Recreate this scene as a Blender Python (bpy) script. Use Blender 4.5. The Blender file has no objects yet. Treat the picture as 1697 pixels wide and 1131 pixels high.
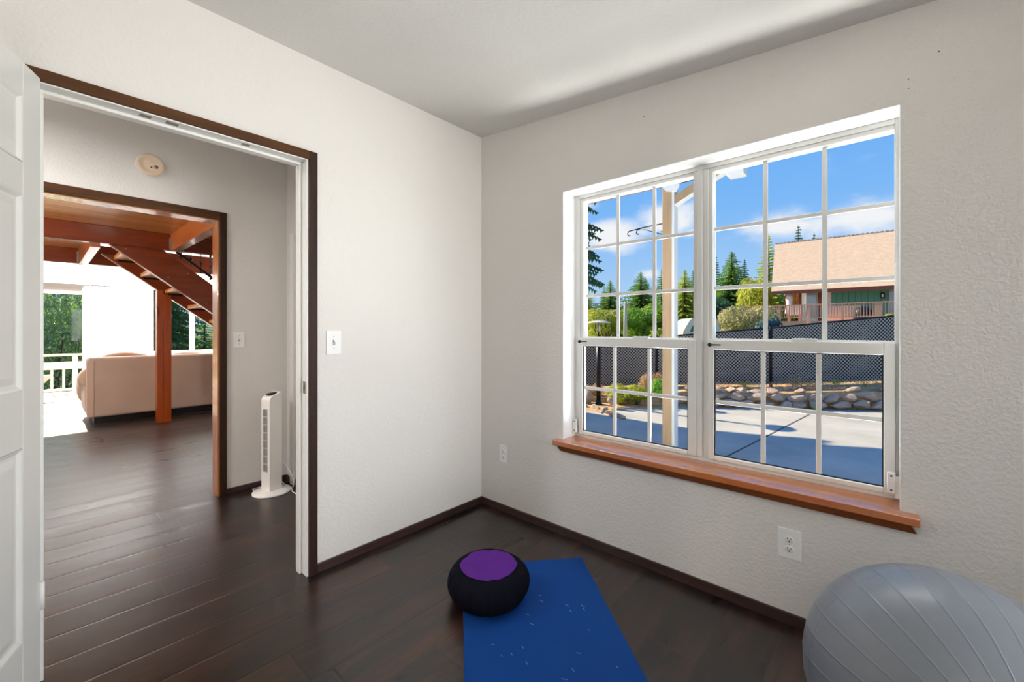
import bpy, bmesh, math, random
from mathutils import Vector, Matrix, noise
random.seed(7)
PI = math.pi
S = bpy.context.scene
COL = S.collection

# ------------------------------------------------------------------ camera
cam_d = bpy.data.cameras.new('camera'); cam = bpy.data.objects.new('camera', cam_d); COL.objects.link(cam)
cam_d.sensor_width = 36.0; cam_d.sensor_fit = 'HORIZONTAL'
cam_d.lens = 700.0 / 1697.0 * 36.0
cam_d.shift_x = 0.0; cam_d.shift_y = -20.5 / 1697.0
cam_d.clip_start = 0.02; cam_d.clip_end = 2000
cam.location = (0, 0, 1.214)
cam.rotation_euler = (PI / 2, 0, math.radians(41.813))
S.camera = cam

# ------------------------------------------------------------------ view
S.view_settings.view_transform = 'Standard'; S.view_settings.look = 'None'
S.view_settings.gamma = 1.0; S.view_settings.use_curve_mapping = False
S.view_settings.exposure = 0.0

# ------------------------------------------------------------------ node helpers
def N(nt, t, **kw):
    n = nt.nodes.new(t)
    for k, v in kw.items():
        if k.startswith('i_'):
            n.inputs[k[2:].replace('_', ' ')].default_value = v
        else:
            setattr(n, k, v)
    return n
def L(nt, a, b): nt.links.new(a, b)
def M_(nt, op, a, b=None, c=None, clamp=False):
    n = nt.nodes.new('ShaderNodeMath'); n.operation = op; n.use_clamp = clamp
    for i, v in enumerate((a, b, c)):
        if v is None: continue
        if isinstance(v, (int, float)): n.inputs[i].default_value = v
        else: nt.links.new(v, n.inputs[i])
    return n.outputs[0]
def MIX(nt, f, a, b, blend='MIX'):
    n = nt.nodes.new('ShaderNodeMix'); n.data_type = 'RGBA'; n.blend_type = blend
    for s, v in ((n.inputs[0], f), (n.inputs[6], a), (n.inputs[7], b)):
        if isinstance(v, (int, float)): s.default_value = v
        elif isinstance(v, (tuple, list)): s.default_value = (v[0], v[1], v[2], 1)
        else: nt.links.new(v, s)
    return n.outputs[2]
def RAMP(nt, f, stops):
    n = nt.nodes.new('ShaderNodeValToRGB'); e = n.color_ramp.elements
    while len(e) < len(stops): e.new(0.5)
    for i, (p, c) in enumerate(stops):
        e[i].position = p; e[i].color = (c[0], c[1], c[2], 1)
    nt.links.new(f, n.inputs[0]); return n.outputs[0]
def srgb(r, g, b):
    f = lambda c: (c / 255 / 12.92) if c / 255 <= 0.04045 else ((c / 255 + 0.055) / 1.055) ** 2.4
    return (f(r), f(g), f(b))

# ------------------------------------------------------------------ sky (world)
W = bpy.data.worlds.new('sky'); S.world = W; W.use_nodes = True
nt = W.node_tree; nt.nodes.clear()
out = N(nt, 'ShaderNodeOutputWorld'); bg = N(nt, 'ShaderNodeBackground')
tc = N(nt, 'ShaderNodeTexCoord')
sep = N(nt, 'ShaderNodeSeparateXYZ'); L(nt, tc.outputs['Generated'], sep.inputs[0])
skycol = RAMP(nt, sep.outputs[2], [(0.0, (0.50, 0.68, 0.92)), (0.10, (0.40, 0.63, 0.95)), (0.25, (0.22, 0.50, 0.97)), (0.45, (0.12, 0.40, 0.95)), (1.0, (0.06, 0.25, 0.75))])
nz = N(nt, 'ShaderNodeTexNoise'); nz.inputs['Scale'].default_value = 5.0; nz.inputs['Detail'].default_value = 7; nz.inputs['Roughness'].default_value = 0.55
mp = N(nt, 'ShaderNodeMapping'); mp.inputs['Scale'].default_value = (1, 1, 2.2); L(nt, tc.outputs['Generated'], mp.inputs[0]); L(nt, mp.outputs[0], nz.inputs['Vector'])
BLOBS = [((-0.535, 0.800, 0.285), 0.10, 0.050), ((-0.475, 0.850, 0.215), 0.13, 0.050), ((-0.350, 0.905, 0.240), 0.10, 0.055),
         ((-0.300, 0.920, 0.205), 0.05, 0.02), ((-0.170, 0.960, 0.205), 0.13, 0.040), ((-0.040, 0.975, 0.200), 0.14, 0.045), ((0.08, 0.970, 0.185), 0.10, 0.05),
         ((-0.40, 0.905, 0.120), 0.05, 0.02), ((0.5, 0.8, 0.3), 0.4, 0.10), ((-0.9, 0.1, 0.25), 0.35, 0.08), ((-0.7, -0.6, 0.3), 0.4, 0.12), ((0.6, -0.6, 0.35), 0.5, 0.12)]
dens = None
for (c, sx, sz) in BLOBS:
    v = N(nt, 'ShaderNodeVectorMath', operation='SUBTRACT'); L(nt, tc.outputs['Generated'], v.inputs[0]); v.inputs[1].default_value = c
    v2 = N(nt, 'ShaderNodeVectorMath', operation='MULTIPLY'); L(nt, v.outputs[0], v2.inputs[0]); v2.inputs[1].default_value = (1 / sx, 1 / sx, 1 / sz)
    ln = N(nt, 'ShaderNodeVectorMath', operation='LENGTH'); L(nt, v2.outputs[0], ln.inputs[0])
    m = M_(nt, 'SUBTRACT', 1.0, ln.outputs['Value'])
    dens = m if dens is None else M_(nt, 'MAXIMUM', dens, m)
dn = M_(nt, 'ADD', M_(nt, 'MULTIPLY', dens, 0.9), M_(nt, 'MULTIPLY', M_(nt, 'SUBTRACT', nz.outputs['Fac'], 0.5), 2.8))
cm = N(nt, 'ShaderNodeMapRange', interpolation_type='SMOOTHSTEP'); L(nt, dn, cm.inputs[0]); cm.inputs[1].default_value = -0.05; cm.inputs[2].default_value = 0.75
cl = MIX(nt, cm.outputs[0], skycol, (0.95, 0.94, 0.98))
ms = N(nt, 'ShaderNodeMapRange'); L(nt, sep.outputs[2], ms.inputs[0]); ms.inputs[1].default_value = -0.02; ms.inputs[2].default_value = 0.0
fin = MIX(nt, ms.outputs[0], (0.30, 0.30, 0.24), cl)
L(nt, fin, bg.inputs['Color']); bg.inputs['Strength'].default_value = 1.0
L(nt, bg.outputs[0], out.inputs[0])

# ------------------------------------------------------------------ sun (low, from the left of the house)
def lamp(kind, name, loc, energy, color, **kw):
    d = bpy.data.lights.new(name, kind); d.energy = energy; d.color = color
    for k, v in kw.items(): setattr(d, k, v)
    o = bpy.data.objects.new(name, d); o.location = loc; COL.objects.link(o); return o
sun = lamp('SUN', 'sun', (-8, 0, 8), 11.5, (1.0, 0.83, 0.56), angle=math.radians(0.6))
sdir = Vector((0.999 * math.cos(math.radians(28.3)), 0.042 * math.cos(math.radians(28.3)), -math.sin(math.radians(28.3))))
sun.rotation_euler = sdir.to_track_quat('-Z', 'Y').to_euler()
# added fill lamp at an unseen window right of the camera, washing the opposite wall
a1 = lamp('AREA', 'side_fill', (1.93, 1.38, 1.35), 17, (1.0, 0.99, 0.97), shape='RECTANGLE', size=1.2, size_y=1.2, spread=math.radians(70))
a1.rotation_euler = Vector((-1, -.18, 0)).to_track_quat('-Z', 'Y').to_euler()
# added fill lamps outside the window (housings built below): one low on the ground, one under the eave
def aim(o, d): o.rotation_euler = Vector(d).to_track_quat('-Z', 'Y').to_euler()
l_fill_low = lamp('AREA', 'window_fill_low', (-0.70, 2.78, 0.12), 105, (1.0, 0.985, 0.96), shape='RECTANGLE', size=1.5, size_y=0.5); aim(l_fill_low, (0, -.60, .80))
l_fill_high = lamp('AREA', 'window_fill_high', (-0.70, 2.52, 2.36), 22, (1.0, 0.985, 0.96), shape='RECTANGLE', size=1.4, size_y=0.2); aim(l_fill_high, (0, -.72, -.70))
l_room = lamp('AREA', 'room_fill', (0.9, -1.0, 1.52), 50, (1.0, 0.97, 0.93), shape='DISK', size=0.3); aim(l_room, (0, 0, 1))  # added upward fill for ceiling and window wall
l_hall = lamp('AREA', 'hall_fill', (-2.9, -0.75, 2.42), 32, (1.0, 0.97, 0.96), shape='DISK', size=0.3)  # unseen fill added for the hallway
l_liv1 = lamp('AREA', 'living_fill', (-9.0, -0.4, 2.74), 100, (1.0, 0.97, 0.94), shape='DISK', size=0.5)  # added fill for the sliding door end
l_liv2 = lamp('AREA', 'living_fill', (-8.9, 3.2, 2.74), 100, (1.0, 0.97, 0.94), shape='DISK', size=0.5)  # added fill for the seating end
l_w1 = lamp('AREA', 'far_wall_fill', (-9.25, 0.75, 2.76), 95, (1.0, 0.98, 0.97), shape='RECTANGLE', size=2.4, size_y=0.15, spread=math.radians(120)); aim(l_w1, (-.75, 0, -.75))  # added to brighten the far wall and its floor reflection
l_w2 = lamp('AREA', 'far_wall_fill', (-9.25, 3.6, 2.76), 165, (1.0, 0.98, 0.97), shape='RECTANGLE', size=2.4, size_y=0.15, spread=math.radians(120)); aim(l_w2, (-.75, 0, -.75))  # second added far wall fill, by the window
l_liv4 = lamp('POINT', 'stair_fill', (-7.45, 2.9, 2.48), 22, (1.0, 0.86, 0.66), shadow_soft_size=0.08)  # added warm fill on the back beam and balusters
l_liv3 = lamp('POINT', 'living_fill', (-5.3, -1.9, 1.72), 200, (1.0, 0.92, 0.82), shadow_soft_size=0.12)  # added fill for the plank ceiling and beams

# ------------------------------------------------------------------ materials
MATS = {}
def mat(name, col=(.5, .5, .5), rough=.5, metal=0.0, spec=None, coat=0.0, fn=None):
    m = bpy.data.materials.new(name); m.use_nodes = True; t = m.node_tree
    b = t.nodes['Principled BSDF']
    b.inputs['Base Color'].default_value = (*col, 1); b.inputs['Roughness'].default_value = rough; b.inputs['Metallic'].default_value = metal
    if spec is not None: b.inputs['IOR'].default_value = spec
    if coat: b.inputs['Coat Weight'].default_value = coat; b.inputs['Coat Roughness'].default_value = 0.06
    if fn: fn(t, b)
    MATS[name] = m; return m
def objco(t, sc=(1, 1, 1), rot=(0, 0, 0)):
    tc = N(t, 'ShaderNodeTexCoord'); mp = N(t, 'ShaderNodeMapping'); mp.inputs['Scale'].default_value = sc; mp.inputs['Rotation'].default_value = rot
    L(t, tc.outputs['Object'], mp.inputs[0]); return mp.outputs[0]
def noise_n(t, vec, scale, detail=4, rough=.5, dist=0.0):
    n = N(t, 'ShaderNodeTexNoise'); n.inputs['Scale'].default_value = scale; n.inputs['Detail'].default_value = detail
    n.inputs['Roughness'].default_value = rough; n.inputs['Distortion'].default_value = dist; L(t, vec, n.inputs['Vector']); return n.outputs['Fac']
def bump(t, b, h, strength=.3, dist=.01, prev=None):
    n = N(t, 'ShaderNodeBump'); n.inputs['Strength'].default_value = strength; n.inputs['Distance'].default_value = dist
    L(t, h, n.inputs['Height']); L(t, n.outputs[0], b.inputs['Normal']); return n.outputs[0]

def paint(colr, s=.27, sc=75):
    def f(t, b):
        v = objco(t); a = noise_n(t, v, sc, 3, .55); r = N(t, 'ShaderNodeMapRange'); L(t, a, r.inputs[0]); r.inputs[1].default_value = .38; r.inputs[2].default_value = .62
        bump(t, b, r.outputs[0], s, .004)
        c = noise_n(t, v, 1.3, 3)
        L(t, MIX(t, M_(t, 'MULTIPLY', c, .12), colr, tuple(x * .82 for x in colr)), b.inputs['Base Color'])
    return f
WALLC = (0.78, 0.755, 0.72)
mat('wall_paint', WALLC, .62, fn=paint(WALLC))
mat('ceiling_paint', (.70, .69, .66), .8, fn=paint((.70, .685, .655), .25, 60))
mat('white_trim', (.84, .84, .81), .35, fn=lambda t, b: bump(t, b, noise_n(t, objco(t), 25, 2), .05, .002))
def door_fn(t, b):
    w = noise_n(t, objco(t, (60, 60, 1.2)), 3, 3, .6); bump(t, b, w, .12, .0015)
mat('reveal_white', (.90, .90, .89), .5)
mat('door_white', (.82, .82, .79), .32, fn=door_fn)
mat('vinyl_white', (.80, .80, .775), .38)
mat('plastic_white', (.90, .90, .89), .35)
mat('grille_grey', (.10, .10, .10), .6)
mat('slot_grey', (.40, .40, .38), .5)
mat('plastic_hole', (.03, .03, .03), .6)
mat('cream_plastic', (.86, .68, .50), .45)
mat('bronze', (.28, .24, .19), .4, .9)
mat('black_metal', (.012, .012, .013), .4, .5)
mat('steel', (.5, .5, .5), .35, 1.0)

def wood(base, dark, axis='Y', rough=.35, scale=6, knots=True, bmp=.08):
    sc = {'X': (.12, 1, 1), 'Y': (1, .12, 1), 'Z': (1, 1, .12)}[axis]
    def f(t, b):
        v = objco(t, sc); g = noise_n(t, v, scale * 4, 6, .6, .6); g2 = noise_n(t, v, scale * .8, 3, .5, 1.5)
        k = M_(t, 'ADD', M_(t, 'MULTIPLY', g, .6), M_(t, 'MULTIPLY', g2, .5))
        r = RAMP(t, k, [(.32, dark), (.68, base)])
        if knots:
            vo = N(t, 'ShaderNodeTexVoronoi'); vo.inputs['Scale'].default_value = 2.2; L(t, objco(t, tuple(.35 if q < 1 else 1.6 for q in sc)), vo.inputs['Vector'])
            kn = N(t, 'ShaderNodeMapRange'); L(t, vo.outputs['Distance'], kn.inputs[0]); kn.inputs[1].default_value = .03; kn.inputs[2].default_value = .09; kn.inputs[3].default_value = 1; kn.inputs[4].default_value = 0
            r = MIX(t, M_(t, 'MULTIPLY', kn.outputs[0], .75), r, tuple(x * .25 for x in dark))
        L(t, r, b.inputs['Base Color']); bump(t, b, g, bmp, .002)
    return f
mat('dark_walnut_y', rough=.35, fn=wood((.060, .028, .022), (.018, .010, .010), 'Y'))
mat('dark_walnut_x', rough=.35, fn=wood((.060, .030, .024), (.022, .012, .010), 'X'))
mat('dark_walnut_z', rough=.55, spec=1.3, fn=wood((.050, .020, .011), (.009, .006, .007), 'Z'))
mat('brown_header', rough=.55, spec=1.3, fn=wood((.115, .045, .013), (.038, .014, .005), 'Y'))
mat('sill_cedar', rough=.30, coat=1.0, fn=wood((.54, .155, .022), (.38, .095, .012), 'X', knots=False, bmp=.0))
MATS['sill_cedar'].node_tree.nodes['Principled BSDF'].inputs['Coat IOR'].default_value = 2.1; MATS['sill_cedar'].node_tree.nodes['Principled BSDF'].inputs['Coat Roughness'].default_value = .2
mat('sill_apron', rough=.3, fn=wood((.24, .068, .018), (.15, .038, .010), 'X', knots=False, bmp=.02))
mat('jamb_fir_z', rough=.25, coat=.4, fn=wood((.46, .17, .05), (.30, .09, .025), 'Z'))
mat('jamb_fir_y', rough=.25, coat=.4, fn=wood((.46, .17, .05), (.30, .09, .025), 'Y'))
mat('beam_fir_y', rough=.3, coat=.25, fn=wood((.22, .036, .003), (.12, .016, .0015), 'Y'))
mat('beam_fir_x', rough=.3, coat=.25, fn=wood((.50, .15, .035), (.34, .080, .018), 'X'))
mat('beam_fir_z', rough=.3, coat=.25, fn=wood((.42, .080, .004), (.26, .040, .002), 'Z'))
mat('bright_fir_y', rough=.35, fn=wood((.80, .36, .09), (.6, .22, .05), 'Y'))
mat('porch_tan', rough=.7, fn=wood((.50, .34, .20), (.37, .24, .135), 'Z'))
mat('porch_joist', rough=.7, fn=wood((.72, .40, .12), (.4, .2, .05), 'X'))
mat('porch_white', (.80, .80, .78), .6)
mat('redwood', rough=.7, fn=wood((.85, .46, .34), (.60, .28, .19), 'Z', knots=False))

def pine(t, b):
    v = objco(t); sp = N(t, 'ShaderNodeSeparateXYZ'); L(t, v, sp.inputs[0])
    u = M_(t, 'DIVIDE', sp.outputs[0], .105); i = M_(t, 'FLOOR', u); fr = M_(t, 'FRACT', u)
    wn = N(t, 'ShaderNodeTexWhiteNoise', noise_dimensions='1D'); L(t, i, wn.inputs['W'])
    g = noise_n(t, objco(t, (1, .1, 1)), 26, 5, .6, .6)
    c = MIX(t, g, (.50, .19, .05), (.92, .46, .15)); c = MIX(t, M_(t, 'MULTIPLY', wn.outputs[0], .45), c, (.34, .11, .02))
    e = M_(t, 'LESS_THAN', fr, .07); c = MIX(t, e, c, (.05, .015, .005)); L(t, c, b.inputs['Base Color'])
    bump(t, b, M_(t, 'SUBTRACT', 1.0, e), .6, .006)
mat('pine_planks', rough=.3, coat=.3, fn=pine)

def floor_fn(t, b):
    v = objco(t); sp = N(t, 'ShaderNodeSeparateXYZ'); L(t, v, sp.inputs[0])
    u = M_(t, 'DIVIDE', M_(t, 'ADD', sp.outputs[0], 20 * .193 - .06), .193); i = M_(t, 'FLOOR', u); fu = M_(t, 'FRACT', u)
    wn = N(t, 'ShaderNodeTexWhiteNoise', noise_dimensions='1D'); L(t, i, wn.inputs['W'])
    y = M_(t, 'DIVIDE', M_(t, 'ADD', sp.outputs[1], M_(t, 'MULTIPLY', wn.outputs[0], 5.0)), 1.25)
    j = M_(t, 'FLOOR', y); fy = M_(t, 'FRACT', y)
    w2 = N(t, 'ShaderNodeTexWhiteNoise', noise_dimensions='2D'); cv = N(t, 'ShaderNodeCombineXYZ'); L(t, i, cv.inputs[0]); L(t, j, cv.inputs[1]); L(t, cv.outputs[0], w2.inputs['Vector'])
    # grain shifted per plank
    off = N(t, 'ShaderNodeVectorMath', operation='SCALE'); L(t, w2.outputs['Color'], off.inputs[0]); off.inputs['Scale'].default_value = 9.0
    ad = N(t, 'ShaderNodeVectorMath', operation='ADD'); L(t, v, ad.inputs[0]); L(t, off.outputs[0], ad.inputs[1])
    mp = N(t, 'ShaderNodeMapping'); mp.inputs['Scale'].default_value = (1, .14, 1); L(t, ad.outputs[0], mp.inputs[0])
    g = noise_n(t, mp.outputs[0], 22, 6, .62, .8); g2 = noise_n(t, mp.outputs[0], 5, 3, .5, 1.2)
    k = M_(t, 'ADD', M_(t, 'MULTIPLY', g, .55), M_(t, 'MULTIPLY', g2, .55))
    c = RAMP(t, k, [(.40, (.003, .0016, .0015)), (.54, (.013, .0052, .0034)), (.70, (.060, .019, .008))])
    c = MIX(t, M_(t, 'MULTIPLY', w2.outputs[0], .55), c, (.006, .003, .003))
    eu = M_(t, 'MINIMUM', fu, M_(t, 'SUBTRACT', 1.0, fu)); ey = M_(t, 'MULTIPLY', M_(t, 'MINIMUM', fy, M_(t, 'SUBTRACT', 1.0, fy)), 6.5)
    ed = M_(t, 'MINIMUM', eu, ey); em = N(t, 'ShaderNodeMapRange', interpolation_type='SMOOTHSTEP'); L(t, ed, em.inputs[0]); em.inputs[1].default_value = .004; em.inputs[2].default_value = .045
    gap = M_(t, 'LESS_THAN', ed, .011)
    c = MIX(t, M_(t, 'MULTIPLY', gap, .8), c, (.004, .0025, .002)); L(t, c, b.inputs['Base Color'])
    mp2 = N(t, 'ShaderNodeMapping'); mp2.inputs['Scale'].default_value = (1, .5, 1); L(t, ad.outputs[0], mp2.inputs[0])
    s1 = noise_n(t, mp2.outputs[0], 60, 4, .65, 1.4)      # hand scraped chatter marks
    s2 = noise_n(t, mp2.outputs[0], 4, 2)
    sm = N(t, 'ShaderNodeMapRange'); L(t, s2, sm.inputs[0]); sm.inputs[1].default_value = .42; sm.inputs[2].default_value = .68
    h = M_(t, 'ADD', M_(t, 'MULTIPLY', em.outputs[0], 1.6), M_(t, 'MULTIPLY', M_(t, 'MULTIPLY', s1, sm.outputs[0]), 1.3))
    h = M_(t, 'ADD', h, M_(t, 'MULTIPLY', g, .25)); bump(t, b, h, .30, .0011)
    L(t, M_(t, 'ADD', .20, M_(t, 'MULTIPLY', g2, .22)), b.inputs['Roughness'])
mat('dark_plank_floor', rough=.3, spec=1.68, coat=.0, fn=floor_fn)
_f = MATS['dark_plank_floor'].node_tree.nodes['Principled BSDF']; _f.inputs['Sheen Weight'].default_value = .12; _f.inputs['Sheen Roughness'].default_value = .22; _f.inputs['Sheen Tint'].default_value = (1, .96, .96, 1)
MATS['dark_plank_floor'].node_tree.nodes['Principled BSDF'].inputs['Coat Roughness'].default_value = .30

def glass(name, rgh=0.0, tint=(.97, .985, .98)):
    m = bpy.data.materials.new(name); m.use_nodes = True; t = m.node_tree; t.nodes.clear()
    o = N(t, 'ShaderNodeOutputMaterial'); tr = N(t, 'ShaderNodeBsdfTransparent'); tr.inputs[0].default_value = (*tint, 1)
    gl = N(t, 'ShaderNodeBsdfGlossy'); gl.inputs['Roughness'].default_value = .0
    fr = N(t, 'ShaderNodeFresnel'); fr.inputs['IOR'].default_value = 1.3; mx = N(t, 'ShaderNodeMixShader')
    L(t, M_(t, 'MULTIPLY', fr.outputs[0], .25), mx.inputs[0]); L(t, tr.outputs[0], mx.inputs[1]); L(t, gl.outputs[0], mx.inputs[2]); L(t, mx.outputs[0], o.inputs[0])
    MATS[name] = m
glass('window_glass')
mat('fill_diffuser', (.9, .9, .88), .5)
_e = MATS['fill_diffuser'].node_tree.nodes['Principled BSDF']; _e.inputs['Emission Color'].default_value = (1, .95, .88, 1); _e.inputs['Emission Strength'].default_value = 1.2  # glowing cover of the added ceiling fixtures

def fabric(c1, c2, sc=6, fine=300, bs=.25):
    def f(t, b):
        v = objco(t); L(t, MIX(t, noise_n(t, v, sc, 5, .6), c1, c2), b.inputs['Base Color']); bump(t, b, noise_n(t, v, fine, 2), bs, .001)
        b.inputs['Sheen Weight'].default_value = .0
    return f
mat('sofa_microfibre', rough=.9, fn=fabric((.50, .42, .37), (.66, .57, .51), 3))
mat('sofa_lit', rough=.9, fn=fabric((.62, .50, .43), (.72, .60, .52), 4))  # lighter copy of the sofa fabric, the arm's lit tone put into the colour
mat('cushion_brown', rough=.9, fn=fabric((.42, .22, .13), (.55, .32, .20), 5))
mat('purple_cloth', rough=.9, spec=1.2, fn=fabric((.070, .013, .170), (.105, .024, .235), 7, 500))
mat('black_cloth', rough=.95, spec=1.15, fn=fabric((.0035, .0035, .007), (.008, .008, .014), 7, 500))
def matfn(t, b):
    v = objco(t); L(t, MIX(t, noise_n(t, v, 3, 4), (.002, .040, .20), (.004, .054, .26)), b.inputs['Base Color'])
    vo = N(t, 'ShaderNodeTexVoronoi'); vo.inputs['Scale'].default_value = 160; L(t, v, vo.inputs['Vector']); bump(t, b, vo.outputs['Distance'], .35, .0015)
mat('mat_blue', rough=.8, spec=1.25, fn=matfn)
mat('scuff', (.25, .38, .62), .7)
mat('ball_grey', (.28, .32, .38), .34, fn=lambda t, b: (L(t, MIX(t, noise_n(t, objco(t), 5, 5, .6), (.17, .19, .225), (.235, .26, .30)), b.inputs['Base Color']), bump(t, b, noise_n(t, objco(t), 60, 3), .05, .001)))

def concrete(t, b):
    v = objco(t); a = noise_n(t, v, 1.2, 5, .6); c = noise_n(t, v, 90, 3, .7); 
    k = M_(t, 'ADD', M_(t, 'MULTIPLY', a, .5), M_(t, 'MULTIPLY', c, .5)); L(t, RAMP(t, k, [(.34, (.32, .31, .29)), (.62, (.53, .51, .48))]), b.inputs['Base Color']); bump(t, b, c, .5, .004)
mat('driveway_concrete', rough=.9, fn=concrete)
mat('joint_dark', (.10, .085, .075), .9)
def soil(t, b):
    v = objco(t); a = noise_n(t, v, 5, 6, .7); c = noise_n(t, v, 40, 4, .7)
    L(t, RAMP(t, M_(t, 'ADD', M_(t, 'MULTIPLY', a, .5), M_(t, 'MULTIPLY', c, .5)), [(.3, (.24, .12, .06)), (.5, (.62, .38, .20)), (.7, (.78, .56, .30))]), b.inputs['Base Color']); bump(t, b, c, .8, .03)
mat('dry_soil', rough=.95, fn=soil)
def meadow(t, b):
    v = objco(t); a = noise_n(t, v, .3, 5, .6); c = noise_n(t, v, 3, 5, .7)
    L(t, RAMP(t, M_(t, 'ADD', M_(t, 'MULTIPLY', a, .6), M_(t, 'MULTIPLY', c, .4)), [(.35, (.05, .10, .02)), (.55, (.22, .26, .07)), (.7, (.52, .36, .22))]), b.inputs['Base Color'])
mat('hillside', rough=.95, fn=meadow)
def rockfn(c1, c2):
    def f(t, b):
        v = objco(t); a = noise_n(t, v, 4, 6, .65); c = noise_n(t, v, 25, 5, .7)
        L(t, MIX(t, a, c1, c2), b.inputs['Base Color']); bump(t, b, M_(t, 'ADD', a, M_(t, 'MULTIPLY', c, .4)), .9, .03)
    return f
mat('rock_tan', rough=.9, fn=rockfn((.34, .21, .14), (.92, .72, .56)))
mat('rock_grey', rough=.9, fn=rockfn((.28, .19, .15), (.80, .64, .54)))
mat('fence_slat', (.018, .018, .022), .6)
mat('fence_wire', (.70, .64, .60), .35, .2)  # pale colour stands in for sun glint on dark coated wire
def leaf(c1, c2, sc=1.2):
    def f(t, b):
        L(t, MIX(t, noise_n(t, objco(t), sc, 4, .6), c1, c2), b.inputs['Base Color'])
        b.inputs['Subsurface Weight'].default_value = 0.0
    return f
def leafmat(name, c1, c2, sc=1.2, tr=.5):
    m = bpy.data.materials.new(name); m.use_nodes = True; t = m.node_tree; b = t.nodes['Principled BSDF']; b.inputs['Roughness'].default_value = .6
    c = MIX(t, noise_n(t, objco(t), sc, 4, .6), c1, c2); L(t, c, b.inputs['Base Color'])
    tl = N(t, 'ShaderNodeBsdfTranslucent'); L(t, c, tl.inputs[0]); mx = N(t, 'ShaderNodeMixShader'); mx.inputs[0].default_value = tr
    L(t, b.outputs[0], mx.inputs[1]); L(t, tl.outputs[0], mx.inputs[2]); L(t, mx.outputs[0], t.nodes['Material Output'].inputs[0]); MATS[name] = m
leafmat('needle_dark', (.035, .12, .07), (.09, .22, .09))
leafmat('needle_mid', (.12, .28, .06), (.32, .50, .10))
leafmat('needle_yellow', (.35, .48, .08), (.68, .72, .14))
leafmat('needle_blue', (.02, .09, .12), (.06, .17, .20))
leafmat('leaf_green', (.13, .34, .03), (.42, .62, .08))
leafmat('leaf_yellow', (.35, .42, .04), (.62, .62, .08))
leafmat('leaf_pale', (.40, .40, .18), (.62, .55, .32))
leafmat('leaf_teal', (.06, .24, .24), (.55, .66, .20), 2.5)  # yellow part paints sunlit dapple into the teal leaves
leafmat('leaf_bright', (.10, .34, .03), (.28, .55, .06))
leafmat('leaf_pink', (.38, .24, .12), (.60, .42, .24))
mat('bark', (.09, .06, .045), .9)
mat('twig', (.50, .34, .20), .9)
def shingle(t, b):
    v = objco(t); br = N(t, 'ShaderNodeTexBrick'); mp = N(t, 'ShaderNodeMapping'); mp.inputs['Rotation'].default_value = (0, 0, 0)
    sp = N(t, 'ShaderNodeSeparateXYZ'); L(t, v, sp.inputs[0]); cb = N(t, 'ShaderNodeCombineXYZ'); L(t, sp.outputs[0], cb.inputs[0]); L(t, M_(t, 'MULTIPLY', sp.outputs[2], 1.4), cb.inputs[1])
    L(t, cb.outputs[0], br.inputs['Vector']); br.inputs['Scale'].default_value = 5.5; br.inputs['Brick Width'].default_value = .9; br.inputs['Row Height'].default_value = .45; br.inputs['Mortar Size'].default_value = .035
    br.inputs['Color1'].default_value = (.70, .52, .40, 1); br.inputs['Color2'].default_value = (.50, .35, .26, 1); br.inputs['Mortar'].default_value = (.30, .19, .14, 1)
    L(t, MIX(t, noise_n(t, v, 14, 4, .8), br.outputs[0], (.74, .56, .42)), b.inputs['Base Color']); bump(t, b, br.outputs['Fac'], .5, .03)
mat('roof_shingle', rough=.9, fn=shingle)
def siding(t, b):
    v = objco(t); sp = N(t, 'ShaderNodeSeparateXYZ'); L(t, v, sp.inputs[0]); fr = M_(t, 'FRACT', M_(t, 'DIVIDE', sp.outputs[0], .30))
    L(t, MIX(t, M_(t, 'LESS_THAN', fr, .08), (.08, .33, .27), (.02, .12, .10)), b.inputs['Base Color'])
mat('green_siding', rough=.7, fn=siding)
mat('brown_fascia', (.16, .055, .035), .7)
mat('pale_board', (.80, .60, .47), .8)
mat('orange_panel', (.75, .25, .07), .7)
mat('window_sky', (.30, .42, .55), .05, .0, coat=1.0)
mat('curtain_white', (.80, .80, .84), .8)
mat('van_cream', (.80, .74, .66), .35, coat=.5)
mat('van_glass', (.04, .14, .25), .08, coat=1.0)
mat('van_trim', (.03, .05, .09), .4)
mat('pole_grey', (.55, .50, .44), .9)
mat('lamp_shade', (.80, .66, .62), .4)
mat('lamp_bulb', (.9, .88, .8), .2)
mat('deck_cream', (.85, .78, .62), .5)
mat('deck_boards', (.62, .46, .38), .6)
mat('blind_white', (.86, .86, .86), .7)
mat('deck_chair_red', (.35, .05, .06), .6)
mat('exterior_white', (.75, .74, .72), .7)

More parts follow.
